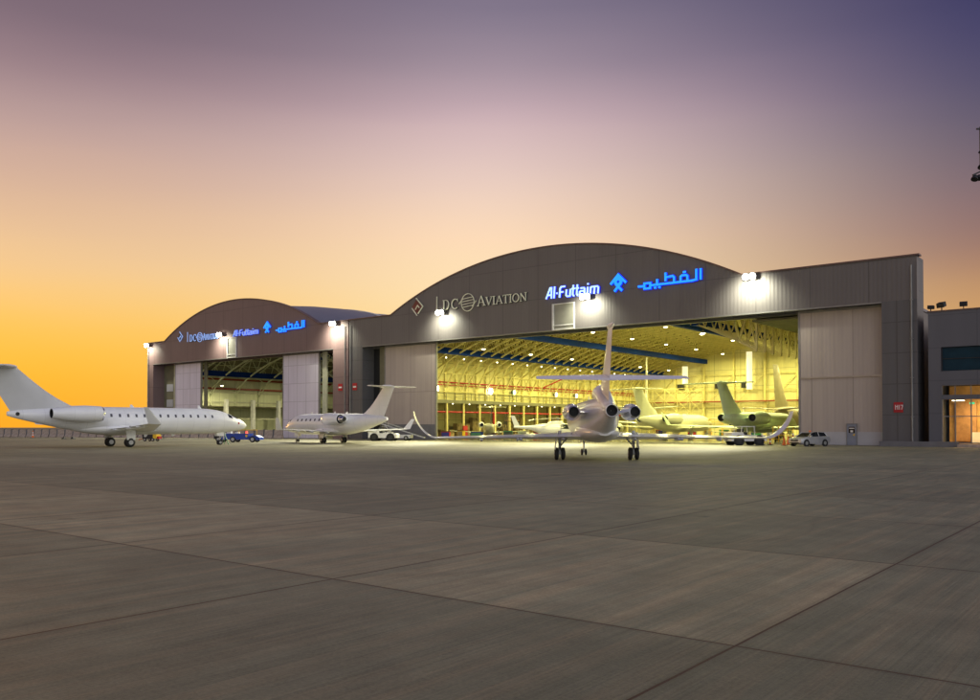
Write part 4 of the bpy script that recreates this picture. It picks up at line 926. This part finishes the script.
    for fn_ in s.get('extra', ()): fn_(t, body, surf)
    return t
mat('fan_dark', (.05, .05, .055), .4, .5)
def red_dot(x, ang, r=.12):
    def f(t, body, surf):
        for a in (ang, 180-ang):
            m = MB(); c = surf(x, R(a), .03); d = (surf(x, R(a), .2)-surf(x, R(a), 0)).normalized(); m.lathe(c-d*.06, d, [(0, r), (.05, r), (.06, .01)], 12, cap=True); m.build('probe_cover', 'red_paint', body)
    return f
def tail_cone_black(x, z, r):
    def f(t, body, surf):
        m = MB(); m.lathe((x, 0, z), (-1, 0, .06), [(-.45, r*1.5), (0, r*1.15), (.25, r*.7), (.3, .02)], 14); m.build('tail_cone', 'chrome', t, smooth=True)
        for sd in (1, -1):
            m = MB(); m.lathe((x+.55, sd*r*1.2, z-.02), (-.3, sd, 0), [(-.04, .17), (.14, .17), (.15, .02)], 12, cap=True); m.build('auxiliary_exhaust', 'black', t)
    return f
def heading(h):  # heading in camera plane degrees (0 = away, + = right) -> z rotation
    v = rd(math.sin(R(h)), math.cos(R(h))); return math.atan2(v[1], v[0])

# 1 large twin jet on the left
G = dict(Ln=14.6, Lt=10.5, R=1.30, zc=2.62, tall=1.06, span=25.2, wz=1.75, wx=3.6, chord=(5.6, 1.25), sweep=25, dih=2.5, wl=1.45, lean=.28, wlc=.32, wls=1.15, wlpaint='jet_grey',
         fin=(-4.9, 3.4, 5.3, -9.7, 7.5, 3.0), stab=(-9.7, 7.55, 9.0, 2.5, 1.2, 30, -2), bullet=.25, engines=((-2.7, 2.05, 3.25, .74, 4.7),), track=4.3, wr=.46, nose=11.2,
         win=(14, 9.6, -1.4), wa=15, ww=.11, door=10.6, belly=(5.0, -4.6), antenna=((9, 1, .35), (1.5, 1, .3), (6, -1, .25), (3, -1, .3)), extra=(red_dot(13.1, 8), tail_cone_black(-10.2, 3.22, .16)), finpaint='jet_grey', stpaint='jet_grey')
j = jet(G, 'large white twin-engined jet on the far left facing the smaller hangar, grey T-tail', group='jets on the apron')
j.location = (-82.7, 44.0, 0); j.rotation_euler = (0, 0, heading(41.5))
# 2 smaller twin jet, centre left
Cj = dict(Ln=10.6, Lt=10.6, R=1.28, zc=2.35, tall=1.02, span=19.2, wz=1.35, wx=2.4, chord=(4.3, 1.4), sweep=26, dih=2.3, wl=1.3, lean=.45, wlc=.45, wls=.8,
          fin=(-6.5, 3.2, 3.5, -9.8, 6.65, 2.1), stab=(-9.4, 6.7, 6.4, 2.1, 1.2, 25, 0), bullet=.5, engines=((-1.0, 1.95, 2.95, .70, 3.1),), track=3.1, wr=.36, nose=8.0,
          win=(6, 6.2, 1.4), wa=17, ww=.16, belly=(4.2, -3.6), plug=True, antenna=((5, 1, .3), (0, 1, .3), (-2.5, 1, .25)), extra=(red_dot(9.2, 5, .16),))
j = jet(Cj, 'white twin-engined jet in front of the brown sliding door, shining steel engine nozzle', group='jets on the apron')
x_, y_ = rd(-19.6, 106.5); j.location = (x_, y_, 0); j.rotation_euler = (0, 0, heading(-46))
# 3 three-engined jet, centre
TRI = BIZ[:9]+[(.70, .94, .97, .03), (.78, .80, .92, .09), (.86, .60, .78, .17), (.93, .42, .56, .26), (.98, .32, .36, .32), (1, .27, .28, .33)]
F9 = dict(tab=TRI, Ln=11.6, Lt=7.0, R=1.24, zc=2.45, span=19.4, wz=1.42, wx=3.4, chord=(5.2, 1.5), sweep=27, dih=-.4, wl=1.55, lean=.62, wlc=.4, wls=.9, blend=True,
          fin=(-2.6, 3.4, 3.6, -6.3, 7.35, 1.5), fincap=True, inc=9, stab=(-4.9, 4.82, 7.9, 2.3, 1.2, 26, -2.2), engines=((-1.2, 1.72, 2.86, .47, 3.0),), centre=(-7.22, 2.86, .31, -1.6, 3.95, .46),
          track=4.5, wr=.37, nose=8.4, win=(12, 8.3, 0.6), wa=16, belly=(4.6, -4.2), npaint='chrome_soft', antenna=((5, 1, .3),))
mat('chrome_soft', (.72, .72, .75), .22, .75, var=.06)
j = jet(F9, 'white three-engined jet in the centre seen from behind, wings with upswept tips', group='jets on the apron')
x_, y_ = rd(6.52, 52.0); j.location = (x_, y_, 0); j.rotation_euler = (0, 0, heading(1.0))
# 4 jets inside the large hangar
Gc = dict(G); Gc.update(paint='jet_pale', finpaint='jet_pale', stpaint='jet_pale', wlpaint='jet_pale', Ln=13.5, Lt=13.0, fin=(-7.4, 3.4, 5.3, -12.0, 7.55, 3.0), stab=(-11.8, 7.6, 9.0, 2.5, 1.2, 30, -2), engines=((-4.2, 2.1, 3.2, .80, 4.6),), extra=(), antenna=((4, 1, .3),), wl=1.8)
j = jet(Gc, 'pale yellowish twin-engined jet inside the large hangar right behind the centre jet', group='jets parked inside the large hangar')
j.location = (-60.5, 124.0, 0); j.rotation_euler = (0, 0, R(91))
Gd = dict(Gc); Gd.update(paint='jet_primer', finpaint='jet_primer', stpaint='jet_primer', wlpaint='jet_primer', npaint='jet_primer', win=(0, 0, 0))
j = jet(Gd, 'green primer coloured twin-engined jet inside the large hangar beside the right door', group='jets parked inside the large hangar')
j.location = (-43.6, 115.2, 0); j.rotation_euler = (0, 0, R(90))
A3 = dict(tab=AIRL, paint='jet_pale', Ln=14, Lt=13, R=1.9, zc=3.6, span=26, wz=2.5, wx=4, chord=(6, 1.6), sweep=27, dih=5, wl=0, fin=(-7.2, 5.2, 5.4, -11.2, 13.2, 2.2), stab=(-9.0, 4.9, 10, 3.4, 1.3, 30, 5),
          track=6, wr=.5, nose=11, engines=((5.2, 5.2, 1.75, .95, 3.4),), podwing=True, win=(22, 10, -6), wa=12, belly=(5, -4))
j = jet(A3, 'pale airliner deep inside the hangar, its tall fin showing behind the centre jet', 'airliner', 'airliners inside the large hangar')
j.location = (-71.5, 134.5, 0); j.rotation_euler = (0, 0, R(118))
A4 = dict(A3); A4.update(paint='jet_tan', fin=(-7.2, 5.2, 5.8, -11.4, 12.4, 2.6), engines=())
j = jet(A4, 'airliner with dull tan fin at the back right inside the large hangar', 'airliner', 'airliners inside the large hangar')
j.location = (-51.3, 153.5, 0); j.rotation_euler = (0, 0, R(92))
S1 = dict(Ln=6.6, Lt=6.2, R=.82, zc=1.75, span=13.0, wz=1.05, wx=1.8, chord=(2.5, .9), sweep=14, dih=3, wl=0, fin=(-3.4, 2.3, 2.2, -5.2, 5.1, 1.2), stab=(-5.1, 5.1, 4.6, 1.3, .7, 18, 0), bullet=.3,
          engines=((-1.2, 1.42, 2.35, .46, 2.2),), track=3.0, wr=.27, nose=5.0, win=(6, 3.6, .4), belly=(2.4, -2.2), finpaint='leaf_olive', paint='jet_pale', npaint='jet_white')
j = jet(S1, 'small twin-engined jet seen from behind near the left wall inside the large hangar', group='small jets inside the large hangar')
j.location = (-86.4, 108.6, 0); j.rotation_euler = (0, 0, heading(-4))
S2 = dict(S1); S2.update(span=10.5, paint='jet_tan', finpaint='jet_white', npaint='jet_pale')
j = jet(S2, 'small tan jet with white fin between the pale and the green jets', group='small jets inside the large hangar')
x_, y_ = rd((700-490)/850*162, 162); j.location = (-53.4, 131.5, 0); j.rotation_euler = (0, 0, R(-75))

# helicopter inside
def helicopter(label):
    t = empty('helicopter', label=label, cat='helicopter'); tabh = [(0, .05, .05, -.25), (.04, .35, .35, -.2), (.12, .75, .78, -.05), (.25, 1, 1, 0), (.45, 1, 1.02, 0), (.6, .8, .82, .12), (.72, .4, .42, .3), (.85, .24, .25, .38), (1, .14, .16, .45)]
    tb = smooth_tab(tabh, 34); Ln, Lf, Rr, zc = 3.6, 10.6, 1.0, 1.55; n = 20
    m = MB(); m.loft([[Vector((Ln-r[0]*Lf, r[1]*Rr*math.cos(2*math.pi*i/n), zc+r[3]*Rr+r[2]*Rr*math.sin(2*math.pi*i/n))) for i in range(n)] for r in tb]); b = m.build('fuselage', 'jet_white', t, smooth=True, angle=60)
    for sd in (1, -1):
        m = MB(); m.loft([[Vector((x, sd*(rr*math.cos(R(a))), zc+rr*math.sin(R(a)))) for a in (8, 25, 42, 58)] for x, rr in ((2.6, .80), (1.9, 1.0), (1.0, 1.03), (.1, 1.03))], cap=False, closed=False); m.build('cabin_glass', 'jet_glass', b, smooth=True)
        m = MB(); m.beam((1.8, sd*.95, .12), (-1.8, sd*.95, .12), .1); m.tube((1.8, sd*.95, .12), (2.2, sd*.95, .35), .05, n=8); m.beam((1, sd*.95, .12), (1, sd*.5, .8), .08); m.beam((-1, sd*.95, .12), (-1, sd*.5, .8), .08); m.build('skid', 'dark_metal', t)
    m = MB(); m.lathe((0.9, 0, 2.55), (-1, 0, 0), [(0, .05), (.3, .38), (1.2, .45), (2.2, .3), (2.6, .1)], 14); m.build('engine_cowling', 'jet_white', t, smooth=True)
    m = MB(); m.tube((0, 0, 2.6), (0, 0, 3.35), .10, n=10); m.lathe((0, 0, 3.2), (0, 0, 1), [(0, .28), (.16, .28), (.25, .05)], 14, cap=True); m.build('rotor_mast', 'steel', t)
    for k in range(4):
        a = R(20+90*k); d = Vector((math.cos(a), math.sin(a), 0)); p = d.cross(Vector((0, 0, 1)))
        m = MB(); rg = []
        for u, dz in ((.3, 0), (2, .0), (4, -.12), (5.6, -.34)): c = d*u+Vector((0, 0, 3.3+dz)); rg.append([c-p*.16, c-p*.0+Vector((0, 0, .03)), c+p*.16, c-Vector((0, 0, .03))])
        m.loft(rg); m.build('rotor_blade', 'jet_white', t)
    m = MB(); m.poly([(-6.0, -.05, 2.0), (-6.9, -.05, 2.0), (-7.5, -.05, 3.7), (-6.9, -.05, 3.7)], (0, .1, 0)); m.build('tail_fin', 'jet_white', t)
    m = MB(); m.beam((-6.9, .18, 2.2), (-6.9, .18, 3.9), .12, .03); m.build('tail_rotor', 'dark_metal', t)
    return t
h = helicopter('white helicopter with dark cabin glass behind the left engine of the centre jet'); x_, y_ = rd((558-490)/850*131, 131); h.location = (x_, y_, 0); h.rotation_euler = (0, 0, heading(78))

# ------------------------------------------------------------ vehicles and ground equipment
def wheelv(parent, x, y, r, w, mt='rubber', rim='steel'):
    m = MB(); m.lathe((x, y-w/2, r), (0, 1, 0), [(0, r*.6), (.015, r*.93), (w*.2, r), (w*.8, r), (w-.015, r*.93), (w, r*.6)], 18, cap=True); t_ = m.build('wheel', mt, parent, smooth=True)
    m = MB(); m.lathe((x, y-w/2-.008, r), (0, 1, 0), [(0, .02), (0, r*.58), (w+.016, r*.58), (w+.016, .02)], 10, cap=True); m.build('rim', rim, t_)
def car():
    t = empty('parked_car', label='silver hatchback with orange roof beacon parked by the right sliding door', cat='car')
    prof = [(-2.05, .35), (-2.1, .62), (-2.02, .98), (-1.85, 1.05), (.75, 1.0), (1.1, .98), (1.85, .84), (2.08, .66), (2.1, .36), (1.75, .24), (-1.75, .24)]
    m = MB(); rg = []
    for y, k, dz in ((-.88, .93, .05), (-.86, .98, .0), (-.70, 1, .02), (.70, 1, .02), (.86, .98, 0), (.88, .93, .05)): rg.append([(x*k, y, .24+(z-.24)*(1 if abs(y) < .8 else .97)+dz*.2) for x, z in prof])
    m.loft(rg); b = m.build('body', 'car_silver', t, smooth=True, angle=35)
    up = [(-1.80, 1.03), (-1.45, 1.42), (-.2, 1.50), (.45, 1.38), (1.05, 1.0)]
    m = MB(); m.loft([[(x*k+(-.05), y, z if z < 1.1 else z*.995) for x, z in up]+[(-.2, y, .98)] for y, k in ((-.62, .93), (.62, .93))]); m.build('roof', 'car_silver', b, smooth=True, angle=30)
    m = MB(); m.loft([[(x, y*(1-.16*(z-1)/.5), z-.02) for x, z in up] for y in (-.80, .80)], cap=True); m.build('windows', 'jet_glass', b)
    for sd in (-1, 1):
        m = MB()
        for (a, c) in (((-1.72, 1.0), (-1.40, 1.40)), ((-.55, 1.0), (-.45, 1.45)), ((1.02, 1.0), (.42, 1.38))): m.beam((a[0], sd*.805, a[1]), (c[0], sd*.68, c[1]), .07)
        m.build('pillars', 'car_silver', b)
        m = MB(); m.box((.75, sd*.98-.09, .98), (.95, sd*.98+.09, 1.14)); m.build('mirror', 'car_silver', b)
        m = MB(); m.poly([(1.98, sd*.80, .62), (1.98, sd*.80, .78), (1.78, sd*.87, .80), (1.8, sd*.88, .66)], (.10, -.28*sd, 0)); m.build('headlight', 'white_trim', b)
        for x in (-1.28, 1.30): wheelv(t, x, sd*.80, .33, .22)
        m = MB()
        for x in (-1.28, 1.30): m.lathe((x, sd*.885, .33), (0, sd, 0), [(0, .41), (.006, .41), (.007, .30)], 18)
        m.build('wheel_arch', 'black', b)
    m = MB(); m.box((2.0, -.48, .52), (2.115, .48, .68)); m.box((2.0, -.6, .30), (2.12, .6, .42)); m.build('grille', 'black', b)
    m = MB(); m.box((2.118, -.26, .44), (2.13, .26, .50)); m.build('number_plate', 'white_trim', b)
    m = MB(); m.lathe((-.1, 0, 1.49), (0, 0, 1), [(0, .12), (.12, .10), (.15, .02)], 12, cap=True); m.build('beacon', 'orange', b, smooth=True)
    return t
c = car(); c.location = (-29.1, 90.3, 0); c.rotation_euler = (0, 0, R(244))
def aircraft_tug(label, loc, rz, paint, cab=False, group=None):
    t = empty('aircraft_tug', loc, rz, label, 'tow tractor', group)
    m = MB(); m.poly([(-2.05, -1.0, .45), (-2.05, -1.0, 1.38), (-.75, -1.0, 1.42), (-.55, -1.0, 1.12), (1.9, -1.0, 1.08), (2.05, -1.0, .95), (2.05, -1.0, .45)], (0, 2.0, 0)); b = m.build('body', paint, t)
    for x in (-1.2, 1.15):
        for sd in (-1, 1):
            wheelv(t, x, sd*.92, .50, .3, rim='dark_metal')
            m = MB(); m.lathe((x, sd*1.002, .50), (0, sd, 0), [(0, .62), (.004, .62), (.005, .3)], 16); m.build('wheel_arch', 'black', b)
    m = MB(); m.box((-.5, -.7, 1.13), (-.05, .7, 1.4)); m.box((-.62, -.7, 1.43), (-.5, .7, 1.8)); m.build('seat', 'black', t)
    m = MB(); m.tube((.35, .35, 1.0), (.12, .35, 1.45), .03, n=6); m.lathe((.1, .35, 1.46), (-.5, 0, 1), [(0, .2), (.03, .2)], 14, cap=True); m.build('steering_wheel', 'black', t)
    m = MB()
    for sd in (-1, 1): m.box((2.052, sd*.7-.14, .7), (2.07, sd*.7+.14, .84))
    m.build('headlights', 'white_trim', b)
    m = MB(); m.tube((-2.05, 0, .6), (-2.4, 0, .6), .07, n=8); m.build('tow_hook', 'dark_metal', t)
    if cab:
        m = MB()
        for x, y in ((-.9, -.85), (-.9, .85), (.7, -.85), (.7, .85)): m.beam((x, y, 1.12), (x*.9, y, 2.0), .07)
        m.box((-.95, -.95, 2.0), (.75, .95, 2.08)); m.build('cab_frame', paint, t)
    return t
x_, y_ = rd((384-490)/850*121, 121); aircraft_tug('white four-wheeled tow tractor beside the belt loader in front of the brown door', (x_, y_, 0), heading(96), 'white_trim')
x_, y_ = rd((745-490)/850*93.5, 93.5); aircraft_tug('white and black tow tractor just inside the doorway under the green jet', (x_, y_, 0), heading(80), 'white_trim', True)
# blue flatbed loader left of centre
t = empty('flatbed_loader', (*rd((243-490)/850*112, 112), 0), heading(93), 'long low blue flatbed loader with yellow rail below the nose of the left jet', 'loader')
m = MB(); m.box((-2.6, -1.0, .35), (1.0, 1.0, 1.0)); m.box((-2.7, -1.05, 1.003), (1.05, 1.05, 1.12)); m.build('flatbed', 'blue_paint', t)
m = MB(); m.poly([(1.05, -.9, .3), (1.05, -.9, .8), (2.0, -.9, .9), (2.5, -.9, .6), (2.5, -.9, .3)], (0, 1.8, 0)); m.build('chassis', 'blue_paint', t)
m = MB(); m.box((-3.6, -.8, .42), (-2.72, .8, 1.0)); m.box((-3.5, -.5, 1.002), (-3.0, .5, 1.25)); m.build('engine_unit', 'dark_metal', t)
for x in (-2.9, -1.0, 1.6):
    for sd in (-1, 1): wheelv(t, x, sd*.95, .38, .25)
m = MB(); m.beam((-2.6, -.95, 1.6), (2.2, -.95, 1.6), .09); 
for x in (-2.6, -.2, 2.2): m.beam((x, -.95, .95), (x, -.95, 1.56), .06)
m.build('guard_rail', 'yellow', t)
m = MB(); m.box((.7, -1.09, 1.13), (.95, -.85, 1.42)); m.build('warning_lamp', 'led_red', t)
m = MB(); m.box((.7, -1.1, .7), (.95, -1.055, .95)); m.build('reflector', 'yellow', t)
m = MB(); m.box((-2.1, -.3, 1.125), (-1.5, .3, 1.5)); m.box((-.9, -.4, 1.125), (-.5, .3, 1.35)); m.build('load_boxes', 'white_trim', t)
# belt loader
t = empty('belt_loader', (*rd((401-490)/850*126, 126), 0), heading(100), 'white belt loader with sloping conveyor beside the tow tractor', 'belt loader')
m = MB(); m.box((-2.6, -.85, .35), (1.6, .85, .85)); m.box((-2.6, -.85, .853), (-1.4, .85, 1.25)); m.build('chassis', 'white_trim', t)
for x in (-1.8, 1.0):
    for sd in (-1, 1): wheelv(t, x, sd*.8, .36, .24)
m = MB(); m.beam((-3.2, 0, 2.55), (3.6, 0, .42), .85, .18); m.build('conveyor', 'panel_white', t)
m = MB(); m.beam((-3.1, 0, 2.645), (3.5, 0, .54), .62, .03); m.build('belt', 'rubber', t)
m = MB()
for sd in (-1, 1):
    m.beam((-3.2, sd*.47, 2.9), (.8, sd*.47, 1.65), .05)
    for k in range(4): m.beam((-3.0+k*1.2, sd*.47, 2.4-k*.375), (-3.0+k*1.2, sd*.47, 2.84-k*.375), .04)
m.beam((-1.5, 0, .85), (-2.4, 0, 2.2), .12); m.build('handrail', 'steel', t)
# boarding stair and tool clutter behind
t = empty('mobile_steps', (*rd((375-490)/850*131, 131), 0), heading(80), 'dark mobile steps parked behind the white tow tractor', 'steps')
m = MB()
for k in range(7): m.box((-1.2+k*.3, -.5, .3+k*.25), (-.85+k*.3, .5, .36+k*.25))
m.box((.95, -.5, 2.02), (1.8, .5, 2.08)); m.build('treads', 'steel', t)
m = MB()
for sd in (-1, 1):
    m.beam((-1.3, sd*.52, .25), (.95, sd*.52, 2.0), .1); m.beam((.95, sd*.52, .2), (.95, sd*.52, 3.0), .07); m.beam((1.8, sd*.52, .2), (1.8, sd*.52, 3.0), .07); m.beam((.95, sd*.52, 3.0), (1.8, sd*.52, 3.0), .05); m.beam((-1.3, sd*.52, 1.15), (.95, sd*.52, 3.0), .05)
m.beam((-1.3, 0, .2), (1.9, 0, .2), 1.0, .1); m.build('frame', 'dark_metal', t)
for x in (-1.1, 1.7):
    for sd in (-1, 1): wheelv(t, x, sd*.5, .13, .08)
# nose stand of the left jet
t = empty('nose_jack', (*rd(-30.4, 97.0), 0), 0, 'thin-legged stand directly under the nose of the left jet', 'jack')
m = MB()
for k in range(3): a = R(120*k+20); m.beam((math.cos(a)*.7, math.sin(a)*.7, 0), (0, 0, 1.5), .07)
m.build('legs', 'green_paint', t); m = MB(); m.tube((0, 0, .6), (0, 0, 1.95), .07, n=10); m.lathe((0, 0, 1.95), (0, 0, 1), [(0, .14), (.06, .14)], 10, cap=True); m.build('ram', 'white_trim', t)
# small power cart behind the main wheels
t = empty('ground_power_cart', (*rd((152-490)/850*118, 118), 0), heading(100), 'small dark cart with yellow and red end behind the main wheels of the left jet', 'cart')
m = MB(); m.box((-1.1, -.6, .35), (.5, .6, .95)); m.build('body', 'dark_metal', t); m = MB(); m.box((.503, -.6, .4), (1.0, .6, 1.2)); m.build('control_box', 'yellow', t)
m = MB(); m.box((1.003, -.4, .35), (1.25, .4, .7)); m.build('bumper', 'red_paint', t); m = MB(); m.tube((-1.1, 0, .45), (-2.0, 0, .2), .05, n=8); m.build('drawbar', 'orange', t)
for x in (-.7, .5):
    for sd in (-1, 1): wheelv(t, x, sd*.6, .24, .14)
# cones and chocks
def cone(loc, label, h=.75, striped=True, group='traffic cones and posts by the right door'):
    t = empty('traffic_cone', (*loc, 0), 0, label, 'traffic cone', group)
    m = MB(); m.box((-.22*h/.75, -.22*h/.75, 0), (.22*h/.75, .22*h/.75, .04)); m.build('base', 'black' , t)
    r = lambda z: .17*(1-z/h)+.03
    m = MB(); m.lathe((0, 0, 0), (0, 0, 1), [(.04, r(0)), (h, r(h))], 16, cap=True); b = m.build('cone', 'orange', t, smooth=True)
    if striped:
        for z in (.3*h, .6*h): m = MB(); m.lathe((0, 0, 0), (0, 0, 1), [(z, r(z)+.004), (z+.16*h, r(z+.16*h)+.004)], 16); m.build('white_band', 'white_trim', b, smooth=True)
    return t
def post(loc, label):
    t = empty('warning_post', (*loc, 0), 0, label, 'warning post', 'red and white posts inside the right side of the doorway')
    m = MB(); m.lathe((0, 0, 0), (0, 0, 1), [(0, .28), (.08, .28), (.1, .1)], 14, cap=True); m.build('base', 'black', t)
    for k in range(6): m = MB(); m.lathe((0, 0, 0), (0, 0, 1), [(.1+k*.2, .09), (.3+k*.2, .09)], 12, cap=(k == 5)); m.build('band', 'red_paint' if k % 2 == 0 else 'white_trim', t, smooth=True)
    return t
for k, (px, d) in enumerate(((762, 93.0), (770, 94.5), (793, 92.5))): post(rd((px-490)/850*d, d), ['red and white striped post left of the pair in front of the tow tractor', 'red and white striped post right of the pair in front of the tow tractor', 'red and white striped post next to the right door edge'][k])
for k, (px, d) in enumerate(((784, 91.5), (788, 95))): cone(rd((px-490)/850*d, d), ['red cone between the striped posts inside the right doorway, nearer one', 'red cone behind, beside the striped post at the right door'][k], 1.0, False)
cone(rd((33-490)/850*158, 158), 'lone orange and white cone in front of the far left barrier', 1.35, True, None)
t = empty('wheel_chocks', (*rd((68-490)/850*140, 140), 0), heading(90), 'low dark wheel chocks lying on the apron left of the left jet', 'chocks')
m = MB(); m.poly([(-1.0, -.2, 0), (-.4, -.2, 0), (-.7, -.2, .35)], (0, .5, 0)); m.poly([(.5, -.2, 0), (1.1, -.2, 0), (.8, -.2, .35)], (0, .5, 0)); m.beam((-.5, 0, .05), (.6, 0, .05), .05); m.build('wedges', 'black', t)

# concrete barrier blocks along the far left edge
n = 36; Lb = (B1-B0).length/n; proto = None; az = math.atan2(bd.y, bd.x)
m = MB(); hb_ = 1.45
rg = []
for x in (-Lb/2+.16, Lb/2-.16): rg.append([(x, -.38, 0), (x, .38, 0), (x, .38, .2), (x, .16, .6), (x, .12, hb_), (x, -.12, hb_), (x, -.16, .6), (x, -.38, .2)])
m.loft(rg); 
words = ['first', 'second', 'third', 'fourth', 'fifth', 'sixth', 'seventh', 'eighth', 'ninth', 'tenth', 'eleventh', 'twelfth', 'thirteenth', 'fourteenth', 'fifteenth', 'sixteenth', 'seventeenth', 'eighteenth']
for k in range(n):
    p = B0+bd*Lb*(k+.5)
    o = m.build('concrete_barrier', 'concrete_block') if k == 0 else proto.copy()
    if k == 0: proto = o
    else: col.objects.link(o)
    o.location = (p.x, p.y, 0.006); o.rotation_euler = (0, 0, az+random.uniform(-.015, .015))
    w_ = f'{words[k]} from the left end' if k < 18 else f'{words[35-k]} from its right end'
    tag(o, f'weathered concrete barrier block in the long low row, {w_}', 'barrier', 'concrete barrier blocks along the far left')
# dark posts in the gaps
mp_ = MB(); mp_.box((-.11, -.15, 0), (.11, .15, 1.55)); proto = None
for k in range(n-1):
    p = B0+bd*Lb*(k+1)
    o = mp_.build('barrier_post', 'plinth') if k == 0 else proto.copy()
    if k == 0: proto = o
    else: col.objects.link(o)
    o.location = (p.x, p.y, 0.006); o.rotation_euler = (0, 0, az)
    w_ = f'{words[k]} from the left end' if k < 18 else f'{words[34-k]} from the right end'
    tag(o, f'dark square post between two barrier blocks, {w_}', 'post', 'posts between the concrete barrier blocks')

# clutter under the wings inside the large hangar
random.seed(3)
cm = ['red_paint', 'yellow', 'blue_paint', 'wood', 'green_paint', 'white_trim', 'dark_metal', 'orange']; cn = ['red', 'yellow', 'blue', 'brown', 'green', 'white', 'black', 'orange']
def cabinet(i, x, y, rz, label):
    t = empty('tool_cabinet', (x, y, 0), rz, label, 'tool cabinet', 'tool cabinets and carts inside the large hangar')
    w2, h2, d2 = random.uniform(.5, .95), random.uniform(.9, 1.5), .35
    m = MB(); m.box((-w2, -d2, .14), (w2, d2, h2)); b = m.build('cabinet', cm[i], t)
    m = MB()
    for k in range(4): m.box((-w2+.06, -d2-.03, .2+k*(h2-.3)/4), (w2-.06, -d2-.003, .2+(k+.85)*(h2-.3)/4))
    m.build('drawers', 'steel' if i % 2 else cm[(i+2) % 8], b)
    m = MB(); m.box((-w2-.04, -d2-.05, h2+.002), (w2+.04, d2+.05, h2+.05)); m.build('top', 'dark_metal', b)
    for sx_ in (-1, 1):
        for sy_ in (-1, 1): wheelv(t, sx_*(w2-.12), sy_*(d2-.08), .07, .05)
names = ['nearest the left door edge', 'left of the small jet', 'under the left wing of the small jet', 'right of the small jet', 'left of the helicopter tail', 'below the helicopter tail', 'in front of the helicopter', 'behind the centre jet nose']
for i in range(8):
    d = 133+random.uniform(0, 6); px = 446+i*15.5; x_, y_ = rd((px-490)/850*d, d)
    cabinet(i, max(x_, -94), max(y_, 100), random.uniform(-.4, .4)+R(20), f'{cn[i]} wheeled tool cabinet in the large hangar, {names[i]}')
for i in range(8):
    d = 141+random.uniform(0, 22); px = 660+i*16; x_, y_ = rd((px-490)/850*d, d)
    cabinet((i*3) % 8, x_, y_, random.uniform(-.4, .4)+R(20), f'{cn[(i*3) % 8]} tool cabinet on wheels under the pale and green jets, {words[i]} from the left')
# yellow work stands
def stand(x, y, rz, label, mt='yellow', h=2.2):
    t = empty('work_stand', (x, y, 0), rz, label, 'work stand', 'work stands inside the large hangar')
    m = MB(); m.box((-1.1, -.6, h), (1.1, .6, h+.08)); m.build('platform', 'wood', t)
    m = MB()
    for sx_ in (-1.05, 1.05):
        for sy_ in (-.55, .55): m.beam((sx_, sy_, .1), (sx_, sy_, h+1.0), .07)
        m.beam((sx_, -.55, .5), (sx_, .55, h-.1), .05)
    for z in (.5, h-.15): m.beam((-1.05, -.55, z), (1.05, -.55, z), .06); m.beam((-1.05, .55, z), (1.05, .55, z), .06)
    for z in (h+.5, h+1.0): m.beam((-1.05, .55, z), (1.05, .55, z), .05); m.beam((-1.05, -.55, z), (-1.05, .55, z), .05)
    m.build('frame', mt, t)
    m = MB()
    for k in range(8): m.beam((-1.2-(8-k)*.16, -.4, .15+k*h/8), (-1.2-(8-k)*.16, .4, .15+k*h/8), .12, .04)
    m.beam((-2.5, -.42, .1), (-1.1, -.42, h), .06); m.beam((-2.5, .42, .1), (-1.1, .42, h), .06); m.build('ladder', mt, t)
for i, (px, d, rz, lb, mt, h_) in enumerate(((512, 140, .3, 'steel work stand with ladder near the left wall between small jet and helicopter', 'dark_metal', 3.0), (660, 150, 1.2, 'yellow work stand with ladder beneath the wing of the pale jet', 'yellow', 1.8), (716, 142, .2, 'yellow work stand with ladder behind the pale jet nose', 'yellow', 2.4), (783, 104, -.3, 'yellow work stand under the green jet beside the right door', 'yellow', 1.1))):
    x_, y_ = rd((px-490)/850*d, d); stand(x_, y_, rz, lb, mt, h_)
# red fire extinguisher cabinets on the left inside wall
for i, y in enumerate((112, 133, 158)):
    m = MB(); m.box((-95.0, y, .5), (-94.75, y+1.1, 2.2)); tag(m.build('fire_cabinet', 'red_paint'), f'red fire cabinet on the left inside wall of the large hangar, {words[i]} from the doorway', 'fire cabinet', 'fire cabinets on the inside wall')
